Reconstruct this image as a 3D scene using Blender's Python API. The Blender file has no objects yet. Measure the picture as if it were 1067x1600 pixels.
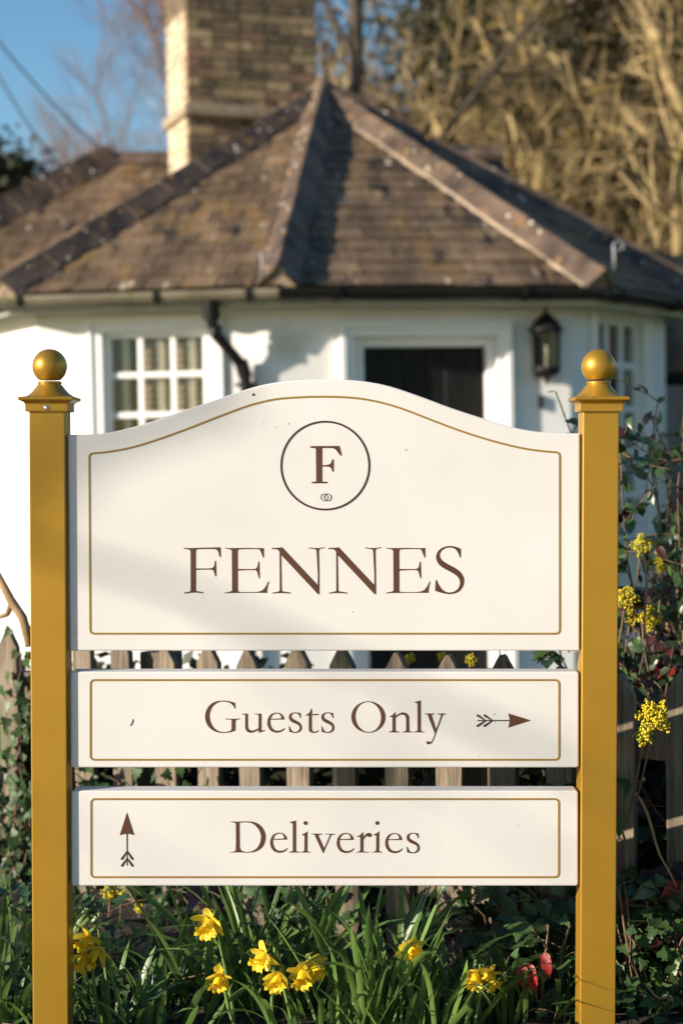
import bpy, bmesh, math, random
import numpy as np
from mathutils import Vector, Matrix, Quaternion

# ------------------------------------------------------------------ camera, sky, sun, exposure
scene = bpy.context.scene
COL = scene.collection
RAD = math.radians
FPX = 2612.0                       # focal length in pixels of the 1067 x 1600 photograph
CAM = Vector((0.0, -3.5, 1.30))
RCAM = Matrix.Rotation(RAD(90 - 2.02), 3, 'X') @ Matrix.Rotation(RAD(-1.1), 3, 'Z')
cd = bpy.data.cameras.new('camera')
cam = bpy.data.objects.new('camera', cd)
COL.objects.link(cam)
cam.matrix_world = Matrix.Translation(CAM) @ RCAM.to_4x4()
cd.sensor_fit = 'VERTICAL'
cd.sensor_height = 36
cd.sensor_width = 24
cd.lens = FPX / 1600 * 36
cd.clip_end = 500
cd.dof.use_dof = True
cd.dof.focus_distance = 3.53
cd.dof.aperture_fstop = 2.8
scene.camera = cam

SUN_AZ, SUN_EL = -64.0, 16.5       # azimuth left of the line from the sign to the camera
sdir = Vector((math.sin(RAD(SUN_AZ)) * math.cos(RAD(SUN_EL)), -math.cos(RAD(SUN_AZ)) * math.cos(RAD(SUN_EL)), math.sin(RAD(SUN_EL))))
w = bpy.data.worlds.new('World')
scene.world = w
w.use_nodes = True
nt = w.node_tree
sky = nt.nodes.new('ShaderNodeTexSky')
sky.sky_type = 'NISHITA'
sky.sun_disc = False
sky.sun_elevation = RAD(SUN_EL)
sky.sun_rotation = math.atan2(sdir.x, sdir.y)
sky.air_density = 1.0
sky.dust_density = 0.3
sky.ozone_density = 1.6
bg = nt.nodes['Background']
hsv = nt.nodes.new('ShaderNodeHueSaturation')
hsv.inputs['Saturation'].default_value = 1.28
nt.links.new(sky.outputs[0], hsv.inputs['Color'])
nt.links.new(hsv.outputs[0], bg.inputs[0])
bg.inputs[1].default_value = 0.085
sl = bpy.data.lights.new('sun', 'SUN')
sl.energy = 5.0
sl.angle = RAD(0.53)
sl.color = (1.0, 0.885, 0.745)
sun = bpy.data.objects.new('sun', sl)
COL.objects.link(sun)
sun.rotation_euler = sdir.to_track_quat('Z', 'Y').to_euler()
sun.location = sdir * 40
scene.view_settings.view_transform = 'Standard'
scene.view_settings.look = 'None'
scene.view_settings.gamma = 1
scene.view_settings.use_curve_mapping = False
scene.view_settings.exposure = 1.0
scene.cycles.max_bounces = 8
scene.cycles.transparent_max_bounces = 16

# ------------------------------------------------------------------ helpers
rng = random.Random(7)
nrg = np.random.default_rng(7)


def ray(px, py):
    return (RCAM @ Vector(((px - 533.5) / FPX, -(py - 800) / FPX, -1))).normalized()


def at(px, py, Z):                 # the point seen at that pixel, Z metres in front of the camera
    d = ray(px, py)
    return CAM + d * (Z / d.y)


def tag(o, label=None, cat=None, group=None, kind=None):
    if label: o['label'] = label
    if cat: o['category'] = cat
    if group: o['group'] = group
    if kind: o['kind'] = kind
    return o


def empty(name, loc, label=None, cat=None, group=None, rot=None):
    o = bpy.data.objects.new(name, None)
    o.empty_display_size = 0.1
    COL.objects.link(o)
    o.location = loc
    if rot: o.rotation_euler = rot
    return tag(o, label, cat, group)


def wm(o):
    m = o.matrix_basis.copy()
    while o.parent:
        o = o.parent
        m = o.matrix_basis @ m
    return m


def link(name, me, parent=None, world=None):
    o = bpy.data.objects.new(name, me)
    COL.objects.link(o)
    if parent: o.parent = parent
    if world is not None:
        o.matrix_basis = (wm(parent).inverted() @ world) if parent else world
    return o


def mk(name, V, F, mat, parent=None, smooth=False, local=False):
    """one mesh object; V in world coordinates unless local"""
    me = bpy.data.meshes.new(name)
    if parent is not None and not local:
        mi = np.array(wm(parent).inverted())
        V = np.asarray(V, float) @ mi[:3, :3].T + mi[:3, 3]
    me.from_pydata([tuple(v) for v in V], [], [tuple(f) for f in F])
    if isinstance(mat, (list, tuple)):
        for m in mat: me.materials.append(m)
    elif mat: me.materials.append(mat)
    if smooth: me.polygons.foreach_set('use_smooth', [True] * len(me.polygons))
    me.update()
    return link(name, me, parent)


def mknp(name, V, F, mat, parent=None, smooth=True):
    """big mesh from numpy arrays, all faces the same size; V in world coordinates"""
    V = np.asarray(V, float)
    if parent is not None:
        mi = np.array(wm(parent).inverted())
        V = V @ mi[:3, :3].T + mi[:3, 3]
    F = np.asarray(F, np.int32)
    k = F.shape[1]
    me = bpy.data.meshes.new(name)
    me.vertices.add(len(V))
    me.vertices.foreach_set('co', V.astype(np.float32).ravel())
    me.loops.add(F.size)
    me.loops.foreach_set('vertex_index', F.ravel())
    me.polygons.add(len(F))
    me.polygons.foreach_set('loop_start', np.arange(0, F.size, k, dtype=np.int32))
    me.polygons.foreach_set('loop_total', np.full(len(F), k, np.int32))
    me.polygons.foreach_set('use_smooth', np.full(len(F), smooth))
    me.update(calc_edges=True)
    if mat: me.materials.append(mat)
    return link(name, me, parent)


class MB:
    def __init__(s):
        s.V = []; s.F = []

    def add(s, V, F):
        b = len(s.V)
        s.V += [tuple(v) for v in V]
        s.F += [tuple(i + b for i in f) for f in F]

    def hexa(s, c):                # eight corners: bottom loop then top loop
        s.add(c, [(3, 2, 1, 0), (4, 5, 6, 7), (0, 1, 5, 4), (1, 2, 6, 5), (2, 3, 7, 6), (3, 0, 4, 7)])

    def box(s, x0, x1, y0, y1, z0, z1):
        s.hexa([(x0, y0, z0), (x1, y0, z0), (x1, y1, z0), (x0, y1, z0), (x0, y0, z1), (x1, y0, z1), (x1, y1, z1), (x0, y1, z1)])

    def lathe(s, prof, c, n=24, a0=0, a1=2 * math.pi, ax=None):
        full = abs(a1 - a0 - 2 * math.pi) < 1e-6
        m = n if full else n + 1
        V = []
        for r, z in prof:
            for i in range(m):
                a = a0 + (a1 - a0) * i / n
                V.append((c[0] + r * math.cos(a), c[1] + r * math.sin(a), c[2] + z))
        F = []
        for j in range(len(prof) - 1):
            for i in range(n):
                k = (i + 1) % m
                F.append((j * m + i, j * m + k, (j + 1) * m + k, (j + 1) * m + i))
        s.add(V, F)

    def tube(s, pts, rad, n=8, cap=True):
        pts = [Vector(p) for p in pts]
        if not hasattr(rad, '__len__'): rad = [rad] * len(pts)
        V = []; F = []
        for i, p in enumerate(pts):
            t = (pts[min(i + 1, len(pts) - 1)] - pts[max(i - 1, 0)]).normalized()
            a = t.orthogonal().normalized() if i == 0 else (a - t * a.dot(t)).normalized()
            b = t.cross(a)
            for k in range(n):
                q = 2 * math.pi * k / n
                V.append(p + (a * math.cos(q) + b * math.sin(q)) * rad[i])
        for i in range(len(pts) - 1):
            for k in range(n):
                k2 = (k + 1) % n
                F.append((i * n + k, i * n + k2, (i + 1) * n + k2, (i + 1) * n + k))
        if cap:
            F.append(tuple(range(n - 1, -1, -1)))
            F.append(tuple(range((len(pts) - 1) * n, len(pts) * n)))
        s.add(V, F)

    def obj(s, name, mat, parent=None, smooth=False, local=False):
        return mk(name, s.V, s.F, mat, parent, smooth, local)


def bevel(o, w, seg=2, ang=30):
    bm = bmesh.new(); bm.from_mesh(o.data)
    ed = [e for e in bm.edges if len(e.link_faces) == 2 and e.calc_face_angle() > RAD(ang)]
    bmesh.ops.bevel(bm, geom=ed, offset=w, segments=seg, affect='EDGES', profile=0.5, clamp_overlap=True)
    bm.to_mesh(o.data); bm.free()
    return o


# ------------------------------------------------------------------ materials
def mat(name, cols, rough=0.6, scale=8.0, metal=0.0, rnd=0.0, bump=0.0, bscale=None, detail=4, spots=None, coord='Object', transl=0.0, spec=0.5, stretch=None, coat=0.0, rough2=None, hue=None, cont=False, mixhue=.72, soft=.04):
    """procedural principled material: colours mixed by noise, per-object variation, optional bump and spots"""
    m = bpy.data.materials.new(name); m.use_nodes = True
    t = m.node_tree; N = t.nodes; L = t.links
    p = N['Principled BSDF']
    tc = N.new('ShaderNodeTexCoord')
    vec = tc.outputs[coord]
    oi = N.new('ShaderNodeObjectInfo')
    if (rnd or hue) and not cont:   # shift the pattern per object
        ad = N.new('ShaderNodeVectorMath'); ad.operation = 'ADD'
        sc = N.new('ShaderNodeMath'); sc.operation = 'MULTIPLY'; sc.inputs[1].default_value = 37.0
        L.new(oi.outputs['Random'], sc.inputs[0]); L.new(vec, ad.inputs[0]); L.new(sc.outputs[0], ad.inputs[1]); vec = ad.outputs[0]
    if stretch:
        mp = N.new('ShaderNodeMapping'); mp.inputs['Scale'].default_value = stretch
        L.new(vec, mp.inputs[0]); vec = mp.outputs[0]
    nz = N.new('ShaderNodeTexNoise'); nz.inputs['Scale'].default_value = scale; nz.inputs['Detail'].default_value = detail
    L.new(vec, nz.inputs['Vector'])
    cr = N.new('ShaderNodeValToRGB')
    while len(cr.color_ramp.elements) < len(cols): cr.color_ramp.elements.new(0.5)
    for i, c in enumerate(cols):
        e = cr.color_ramp.elements[i]
        e.position = 0.32 + 0.36 * i / max(1, len(cols) - 1); e.color = (*c, 1)
    L.new(nz.outputs[0], cr.inputs[0])
    out = cr.outputs[0]
    if hue:                        # whole-object colour picked from a palette
        hr = N.new('ShaderNodeValToRGB'); hr.color_ramp.interpolation = 'CONSTANT'
        while len(hr.color_ramp.elements) < len(hue): hr.color_ramp.elements.new(0.5)
        for i, c in enumerate(hue):
            hr.color_ramp.elements[i].position = i / len(hue); hr.color_ramp.elements[i].color = (*c, 1)
        L.new(oi.outputs['Random'], hr.inputs[0])
        mx = N.new('ShaderNodeMix'); mx.data_type = 'RGBA'; mx.inputs[0].default_value = mixhue
        L.new(out, mx.inputs[6]); L.new(hr.outputs[0], mx.inputs[7]); out = mx.outputs[2]
    if rnd:
        mr = N.new('ShaderNodeMapRange'); mr.inputs[3].default_value = 1 - rnd; mr.inputs[4].default_value = 1 + rnd
        wn = N.new('ShaderNodeTexWhiteNoise'); wn.noise_dimensions = '1D'
        L.new(oi.outputs['Random'], wn.inputs['W']); L.new(wn.outputs['Value'], mr.inputs[0])
        hs = N.new('ShaderNodeHueSaturation'); L.new(out, hs.inputs['Color']); L.new(mr.outputs[0], hs.inputs['Value']); out = hs.outputs[0]
    if spots:                      # (colour, scale, threshold): lichen, dirt
        for c, s_, th in spots:
            n2 = N.new('ShaderNodeTexNoise'); n2.inputs['Scale'].default_value = s_; n2.inputs['Detail'].default_value = 2
            L.new(vec, n2.inputs['Vector'])
            r2 = N.new('ShaderNodeMapRange'); r2.inputs[1].default_value = th; r2.inputs[2].default_value = th + soft
            L.new(n2.outputs[0], r2.inputs[0])
            mx = N.new('ShaderNodeMix'); mx.data_type = 'RGBA'; mx.inputs[7].default_value = (*c, 1)
            L.new(r2.outputs[0], mx.inputs[0]); L.new(out, mx.inputs[6]); out = mx.outputs[2]
    L.new(out, p.inputs['Base Color'])
    p.inputs['Roughness'].default_value = rough
    if rough2 is not None:
        rr = N.new('ShaderNodeMapRange'); rr.inputs[1].default_value = .35; rr.inputs[2].default_value = .65
        rr.inputs[3].default_value = rough; rr.inputs[4].default_value = rough2
        L.new(nz.outputs[0], rr.inputs[0]); L.new(rr.outputs[0], p.inputs['Roughness'])
    p.inputs['Metallic'].default_value = metal
    p.inputs['Specular IOR Level'].default_value = spec
    if coat: p.inputs['Coat Weight'].default_value = coat; p.inputs['Coat Roughness'].default_value = 0.12
    if bump:
        nb = N.new('ShaderNodeTexNoise'); nb.inputs['Scale'].default_value = bscale or scale * 3; nb.inputs['Detail'].default_value = 5
        L.new(vec, nb.inputs['Vector'])
        bp = N.new('ShaderNodeBump'); bp.inputs['Strength'].default_value = bump; bp.inputs['Distance'].default_value = 0.01
        L.new(nb.outputs[0], bp.inputs['Height']); L.new(bp.outputs[0], p.inputs['Normal'])
    if transl:
        tr = N.new('ShaderNodeBsdfTranslucent'); L.new(out, tr.inputs[0])
        ms = N.new('ShaderNodeMixShader'); ms.inputs[0].default_value = transl
        L.new(p.outputs[0], ms.inputs[1]); L.new(tr.outputs[0], ms.inputs[2])
        L.new(ms.outputs[0], N['Material Output'].inputs[0])
    return m


def glass(name, tint, refl=0.035):
    m = bpy.data.materials.new(name); m.use_nodes = True
    t = m.node_tree; N = t.nodes; L = t.links
    N.remove(N['Principled BSDF'])
    tr = N.new('ShaderNodeBsdfTransparent'); tr.inputs[0].default_value = (*tint, 1)
    gl = N.new('ShaderNodeBsdfGlossy'); gl.inputs['Roughness'].default_value = 0.015
    nz = N.new('ShaderNodeTexNoise'); nz.inputs['Scale'].default_value = 3.0
    tc = N.new('ShaderNodeTexCoord'); L.new(tc.outputs['Object'], nz.inputs['Vector'])
    bp = N.new('ShaderNodeBump'); bp.inputs['Strength'].default_value = 0.05; L.new(nz.outputs[0], bp.inputs['Height']); L.new(bp.outputs[0], gl.inputs['Normal'])
    lw = N.new('ShaderNodeLayerWeight'); lw.inputs[0].default_value = 0.5
    pw = N.new('ShaderNodeMath'); pw.operation = 'POWER'; pw.inputs[1].default_value = 4.0
    L.new(lw.outputs['Facing'], pw.inputs[0])
    mr = N.new('ShaderNodeMapRange'); mr.inputs[3].default_value = refl; mr.inputs[4].default_value = .7
    L.new(pw.outputs[0], mr.inputs[0])
    mx = N.new('ShaderNodeMixShader'); L.new(mr.outputs[0], mx.inputs[0]); L.new(tr.outputs[0], mx.inputs[1]); L.new(gl.outputs[0], mx.inputs[2])
    L.new(mx.outputs[0], N['Material Output'].inputs[0])
    return m


M = {}
M['cream'] = mat('cream_paint', [(.555, .535, .508), (.605, .585, .558)], .42, 2.4, bump=.02, bscale=120, detail=6, spots=[((.46, .42, .37), 42, .76)], rough2=.55, soft=.1)
M['gold'] = mat('gold_paint', [(.390, .212, .018), (.42, .232, .022)], .42, 9, metal=.5, bump=.06, bscale=900, detail=5, coat=.15)
M['goldline'] = mat('gold_line', [(.22, .135, .022), (.25, .15, .026)], .4, 60)
M['brown'] = mat('brown_vinyl', [(.066, .023, .008), (.078, .028, .009)], .5, 40)
M['darkbrown'] = mat('dark_brown_vinyl', [(.035, .016, .010), (.045, .02, .012)], .45, 40)
M['screw'] = mat('steel', [(.6, .6, .6), (.7, .7, .7)], .25, 30, metal=1)
M['speck'] = mat('speck', [(.02, .016, .012), (.03, .02, .015)], .8, 30)
M['wall'] = mat('white_render', [(.72, .70, .67), (.80, .785, .76)], .75, 2.2, bump=.15, bscale=60, detail=7, soft=.12, spots=[((.58, .56, .50), 1.6, .66)])
M['white'] = mat('white_gloss_paint', [(.78, .77, .75), (.82, .81, .79)], .35, 5, bump=.03, bscale=30)
M['soffit'] = mat('weathered_soffit', [(.42, .41, .34), (.55, .53, .46)], .7, 5)
M['slate'] = mat('slate', [(.038, .025, .014), (.108, .069, .037), (.225, .150, .082)], .6, 2.0, rnd=.22, bump=.5, bscale=38, cont=True, mixhue=.34, detail=9, soft=.12, stretch=(1.6, .5, .5), spots=[((.170, .104, .038), 3.0, .575), ((.020, .015, .010), 4.5, .57), ((.46, .39, .31), 6.5, .66)], hue=[(.060, .038, .021), (.135, .086, .045), (.090, .058, .033), (.185, .122, .066), (.042, .027, .016), (.145, .097, .052)])
M['hip'] = mat('hip_tile', [(.032, .021, .014), (.085, .055, .035), (.135, .090, .058)], .6, 5, rnd=.06, bump=.5, bscale=40, cont=True, detail=8, soft=.08, spots=[((.20, .11, .035), 7, .64), ((.55, .48, .38), 16, .70)])
M['lichen'] = mat('white_lichen', [(.62, .56, .46), (.72, .67, .57)], .8, 40)
M['lichenor'] = mat('orange_lichen', [(.50, .26, .05), (.60, .34, .08)], .8, 40)
M['mortar'] = mat('mortar', [(.20, .15, .10), (.36, .28, .19)], .9, 18, bump=.6, bscale=60)
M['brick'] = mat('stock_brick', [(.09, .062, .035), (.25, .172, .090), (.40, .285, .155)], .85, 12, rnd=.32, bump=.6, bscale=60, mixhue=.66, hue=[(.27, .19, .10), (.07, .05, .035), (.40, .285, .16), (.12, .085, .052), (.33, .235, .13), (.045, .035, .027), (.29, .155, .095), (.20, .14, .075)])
M['iron'] = mat('black_iron', [(.010, .010, .010), (.016, .015, .014)], .42, 12, spots=[((.035, .03, .022), 16, .72)], spec=.22)
M['gutterpale'] = mat('pale_gutter', [(.10, .085, .055), (.19, .16, .11)], .5, 5, spots=[((.10, .10, .03), 7, .6)])
M['galv'] = mat('galvanised', [(.15, .155, .155), (.22, .225, .225)], .5, 20, metal=.4)
M['door'] = mat('black_door', [(.0045, .0042, .004), (.010, .009, .008)], .55, 6, bump=.2, bscale=40, stretch=(6, 6, .6), spec=.22)
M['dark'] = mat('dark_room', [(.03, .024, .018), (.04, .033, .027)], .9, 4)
M['curtain'] = mat('curtain', [(.62, .56, .42), (.72, .66, .52)], .9, 14)
M['blind'] = mat('blind_slat', [(.28, .19, .11), (.34, .24, .15)], .55, 20)
M['glass'] = glass('window_glass', (.95, .96, .95))
M['lampglass'] = glass('lamp_glass', (.75, .76, .72))
M['bulb'] = mat('lamp_bulb', [(.7, .68, .6), (.75, .73, .66)], .2, 10)
M['wood'] = mat('picket_wood', [(.074, .056, .038), (.142, .109, .073), (.20, .158, .107)], .8, 9, rnd=.16, bump=.5, bscale=30, stretch=(9, 9, .7), spots=[((.10, .115, .05), 3.2, .66)])
M['soil'] = mat('soil', [(.010, .0075, .005), (.026, .019, .012)], .95, 9, bump=.9, bscale=40)
M['lawn'] = mat('lawn', [(.035, .055, .014), (.06, .085, .022)], .9, 3, bump=.8, bscale=80)
M['gravel'] = mat('gravel', [(.24, .19, .13), (.36, .29, .21)], .9, 30, bump=.8, bscale=90)
M['daff'] = mat('daffodil_leaf', [(.065, .130, .034), (.115, .20, .046), (.17, .265, .065)], .36, 5, rnd=.30, transl=.40)
M['grass'] = mat('grass_blade', [(.035, .07, .016), (.07, .12, .03)], .5, 6, rnd=.3, transl=.25)
M['petal'] = mat('daffodil_petal', [(.88, .68, .05), (.90, .74, .08)], .5, 30, transl=.4, rnd=.05)
M['trumpet'] = mat('daffodil_trumpet', [(.88, .58, .02), (.90, .64, .03)], .5, 30, transl=.3, rnd=.06)
M['spathe'] = mat('dry_spathe', [(.28, .18, .09), (.38, .26, .14)], .8, 30, transl=.3)
M['stemgreen'] = mat('flower_stem', [(.09, .16, .035), (.13, .21, .05)], .45, 20)
M['ivy'] = mat('ivy_leaf', [(.016, .040, .014), (.032, .070, .020), (.06, .10, .035)], .45, 40, rnd=.45, transl=.12, spec=.35)
M['mah'] = mat('mahonia_leaf', [(.022, .045, .016), (.055, .095, .030)], .34, 40, rnd=.4, transl=.1)
M['mahred'] = mat('mahonia_leaf_maroon', [(.032, .010, .013), (.085, .020, .02)], .5, 30, rnd=.4, transl=.12)
M['red'] = mat('mahonia_leaf_red', [(.20, .010, .009), (.33, .024, .016)], .28, 22, rnd=.25, transl=.12, bump=.3)
M['mahyel'] = mat('mahonia_flower', [(.62, .46, .012), (.75, .60, .03)], .5, 90, transl=.25)
M['mahbud'] = mat('mahonia_bud', [(.30, .34, .03), (.42, .42, .05)], .5, 90, transl=.2)
M['twig'] = mat('brown_twig', [(.09, .055, .030), (.17, .105, .058)], .8, 20, bump=.3)
M['twigpale'] = mat('pale_twig', [(.20, .12, .055), (.34, .21, .10)], .8, 20, bump=.3)
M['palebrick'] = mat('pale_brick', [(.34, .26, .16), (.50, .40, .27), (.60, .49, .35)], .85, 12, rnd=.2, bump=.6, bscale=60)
M['bark'] = mat('golden_bark', [(.11, .076, .032), (.27, .195, .085), (.41, .30, .14)], .85, 3, bump=.5, bscale=14, spots=[((.36, .24, .05), 2.0, .64)])
M['barkdark'] = mat('dark_bark', [(.045, .034, .022), (.085, .062, .04)], .9, 3, bump=.5, bscale=14)
M['barkpurple'] = mat('purple_twigs', [(.17, .11, .095), (.23, .155, .12)], .85, 3)
M['bronze'] = mat('bronze_foliage', [(.020, .015, .004), (.052, .036, .010), (.12, .082, .027)], .6, .8, transl=.2)
M['ever'] = mat('evergreen_foliage', [(.014, .018, .005), (.034, .036, .010)], .6, .9, transl=.15)
M['green'] = mat('green_shrub_foliage', [(.05, .085, .012), (.09, .125, .02)], .6, 2, transl=.25)
M['cable'] = mat('cable_sheath', [(.13, .15, .18), (.16, .18, .21)], .6, 3)
# ------------------------------------------------------------------ ground
def ground_z(x, y):
    t = min(1, max(0, (y - 1.2) / 3.0))
    return -0.30 * t * t * (3 - 2 * t)


xs = [-300, -60, -20, -8, -4, -3, -2, -1, 0, 1, 2, 3, 4, 8, 20, 60, 300]
ys = [-40, -10, -5, -2, -.5, 0, .4, .8, 1.2, 1.7, 2.2, 2.7, 3.2, 3.7, 4.2, 6, 9, 14, 25, 60, 400]
V = [(x, y, ground_z(x, y) - .004) for y in ys for x in xs]
F = [(j * len(xs) + i, j * len(xs) + i + 1, (j + 1) * len(xs) + i + 1, (j + 1) * len(xs) + i) for j in range(len(ys) - 1) for i in range(len(xs) - 1)]
tag(mk('ground', V, F, M['lawn'], smooth=True), kind='structure')
V = [(-60, -14, .004), (60, -14, .004), (60, -.9, .004), (-60, -.9, .004)]
tag(mk('gravel_drive', V, [(0, 1, 2, 3)], M['gravel']), kind='structure')  # unseen gravel added before the sign to bounce warm light
V = []; F = []
gx = np.linspace(-2.2, 2.2, 56); gy = np.linspace(-.35, 1.5, 26)
for y in gy:
    for x in gx:
        e = min(1, (y + .35) / .12) if y < 0 else 1
        V.append((x, y, ground_z(x, y) + .006 + e * .05 * nrg.random() * (1 if -2.1 < x < 2.1 and y < 1.4 else 0)))
F = [(j * 56 + i, j * 56 + i + 1, (j + 1) * 56 + i + 1, (j + 1) * 56 + i) for j in range(25) for i in range(55)]
tag(mk('flower_bed_soil', V, F, M['soil'], smooth=True), kind='structure')

# ------------------------------------------------------------------ lodge
def hat(a):                        # outward normal of a wall whose azimuth is a degrees right of the camera line
    return Vector((math.sin(RAD(a)), -math.cos(RAD(a)), 0))


def hit(px, py, P, n):
    d = ray(px, py)
    return CAM + d * ((P - CAM).dot(n) / d.dot(n))


AL, AM, AR, AZ = -60, -7, 11, 55    # far left, window wall, door wall, right wall
nL, nM, nR, nZ = hat(AL), hat(AM), hat(AR), hat(AZ)
def zero(v): return Vector((v.x, v.y, 0))
V0 = zero(at(437, 550, 11.0))
Vm = zero(hit(60, 520, V0, nM))
V1 = zero(hit(890, 550, V0, nR))
V2 = zero(hit(1038, 520, V1, nZ))
tL = Vector((-nL.y, nL.x, 0))
Vl = Vm - tL * 2.2                  # end of the far left wall
nB = hat(105)
tB = Vector((-nB.y, nB.x, 0))
Vb = V2 + tB * 1.8
EAVE = 2.38
BASE = -.30
lodge = empty('lodge', (0, V0.y + 2.5, BASE), 'white many sided lodge with a hipped slate roof and brick chimney', 'house')


class Wall:
    def __init__(s, A, B, n):
        s.A = A; s.n = n; s.t = (B - A).normalized(); s.len = (B - A).length

    def P(s, a, z, o=0): return Vector((s.A.x, s.A.y, 0)) + s.t * a + s.n * o + Vector((0, 0, z))

    def px(s, x, y, o=0):
        h = hit(x, y, s.A + s.n * o, s.n)
        return (h - s.A).dot(s.t), h.z

    def box(s, mb, a0, a1, z0, z1, o0, o1):
        mb.hexa([s.P(a0, z0, o1), s.P(a1, z0, o1), s.P(a1, z0, o0), s.P(a0, z0, o0), s.P(a0, z1, o1), s.P(a1, z1, o1), s.P(a1, z1, o0), s.P(a0, z1, o0)])


WL, WM, WR, WZ, WB = Wall(Vl, Vm, nL), Wall(Vm, V0, nM), Wall(V0, V1, nR), Wall(V1, V2, nZ), Wall(V2, Vb, nB)
WTOP = EAVE - .02


def build_wall(W, op=None):
    mb = MB()
    for (a0, a1, z0, z1) in ([(0, W.len, BASE - .2, WTOP)] if not op else
                             [(0, op[0], BASE - .2, WTOP), (op[1], W.len, BASE - .2, WTOP), (op[0], op[1], op[3], WTOP), (op[0], op[1], BASE - .2, op[2])]):
        if a1 - a0 > .005 and z1 - z0 > .005: W.box(mb, a0, a1, z0, z1, -.16, 0)
    return mb.obj('wall', M['wall'], lodge)


# window in the left wall
def make_window(W, sx0, sx1, ytop, cols, rows, pane_h, bar, sill_z, arch, blind):
    """sash window; horizontal positions in wall metres"""
    zt = W.px((sx0 + sx1) / 2, ytop)[1]
    a0, a1 = W.px(sx0, ytop)[0], W.px(sx1, ytop)[0]
    op = (a0, a1, sill_z, zt)
    win = MB()
    fw = arch
    for b in [(a0 - fw, a0, sill_z, zt + fw, 0, .022), (a1, a1 + fw, sill_z, zt + fw, 0, .022), (a0, a1, zt, zt + fw, 0, .0225)]:
        W.box(win, *b)
    # moulding on the outer edge of the surround
    for b in [(a0 - fw - .012, a0 - fw + .02, sill_z, zt + fw + .012, .0, .04), (a1 + fw - .02, a1 + fw + .012, sill_z, zt + fw + .012, .0, .04), (a0 - fw + .02, a1 + fw - .02, zt + fw - .02, zt + fw + .012, .0, .0405)]:
        W.box(win, *b)
    wo = win.obj('window', M['white'], lodge)
    bevel(wo, .004, 2)
    # sash
    st = .046
    fr = MB()
    d0, d1 = -.085, -.035
    for b in [(a0, a0 + st, sill_z, zt, d0, d1), (a1 - st, a1, sill_z, zt, d0, d1), (a0 + st, a1 - st, zt - st * .7, zt, d0, d1), (a0 + st, a1 - st, sill_z, sill_z + st, d0, d1)]:
        W.box(fr, *b)
    bevel(fr.obj('sash_frame', M['white'], wo), .004, 1)
    ia0, ia1 = a0 + st, a1 - st
    it, ib = zt - st * .7, sill_z + st
    pw = (ia1 - ia0 - bar * (cols - 1)) / cols
    ph = (it - ib - bar * (rows - 1)) / rows
    for i in range(1, cols):
        mb = MB(); x = ia0 + i * pw + (i - 1) * bar
        W.box(mb, x, x + bar, ib, it, d0 + .008, d1 - .004)
        bevel(mb.obj('glazing_bar', M['white'], wo), .005, 1)
    for j in range(1, rows):
        z = ib + j * ph + (j - 1) * bar
        for i in range(cols):
            mb = MB(); x = ia0 + i * (pw + bar)
            W.box(mb, x, x + pw, z, z + bar, d0 + .008, d1 - .005)
            bevel(mb.obj('glazing_bar', M['white'], wo), .005, 1)
    for j in range(rows):
        for i in range(cols):
            mb = MB(); x = ia0 + i * (pw + bar); z = ib + j * (ph + bar)
            W.box(mb, x, x + pw, z, z + ph, -.066, -.062)
            mb.obj('pane', M['glass'], wo)
    sl_ = MB(); W.box(sl_, a0 - fw - .03, a1 + fw + .03, sill_z - .06, sill_z, -.06, .07)
    bevel(sl_.obj('sill', M['white'], wo), .006, 2)
    if blind:
        mb = MB()
        z = ib
        k = 0
        while z < it:
            s_ = MB()
            P = [W.P(ia0 + .30 * (ia1 - ia0), z, -.108), W.P(ia1, z, -.108), W.P(ia1, z + .034, -.122), W.P(ia0 + .30 * (ia1 - ia0), z + .034, -.122)]
            s_.hexa(P + [p + Vector((0, 0, .003)) for p in P])
            s_.obj('blind_slat', M['blind'], wo)
            z += .048; k += 1
        for c in blind:
            cx = ia0 + c * (ia1 - ia0)
            V = []; F = []
            for i in range(13):
                a = cx - .024 + .048 * i / 12
                for jz in range(13):
                    zz = ib + (it - ib) * jz / 12
                    V.append(W.P(a + .004 * math.sin(zz * 60), zz, -.088 + .008 * math.sin(i * 1.6) + .004 * math.sin(zz * 45)))
            F = [(i * 13 + j, (i + 1) * 13 + j, (i + 1) * 13 + j + 1, i * 13 + j + 1) for i in range(12) for j in range(12)]
            mk('curtain', V, F, M['curtain'], wo, smooth=True)
    return op


opM = make_window(WM, 160, 326, 519, 3, 4, 0, .038, 1.02, .085, [.14, .53, .865])
build_wall(WM, opM)
opZ = make_window(WZ, 930, 1002, 500, 3, 5, 0, .045, .62, .10, None)
build_wall(WZ, opZ)
build_wall(WL); build_wall(WB)
# door
da0, dzt = WR.px(552, 527)
da1 = WR.px(775, 530)[0]
opR = (da0, da1, BASE, dzt)
build_wall(WR, (da0, da1, BASE - .19, dzt))
dm = MB()
aw = .085
for b in [(da0 - aw, da0, BASE, dzt + aw, 0, .03), (da1, da1 + aw, BASE, dzt + aw, 0, .03), (da0, da1, dzt, dzt + aw, 0, .0305),
          (da0 - aw - .015, da0 - aw + .028, BASE, dzt + aw + .015, 0, .058), (da1 + aw - .028, da1 + aw + .015, BASE, dzt + aw + .015, 0, .058), (da0 - aw + .028, da1 + aw - .028, dzt + aw - .028, dzt + aw + .015, 0, .0585)]:
    WR.box(dm, *b)
dframe = bevel(dm.obj('door_frame', M['white'], lodge), .006, 2)
l0, lz = WR.px(565.5, 543, -.1)
l1 = WR.px(756.5, 541, -.1)[0]
jm = MB()
for b in [(da0, l0, BASE, dzt, -.155, -.045), (l1, da1, BASE, dzt, -.155, -.045), (l0, l1, lz, dzt, -.155, -.0455)]:
    WR.box(jm, *b)
bevel(jm.obj('door_lining', M['white'], dframe), .006, 2)
door = MB()
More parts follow.
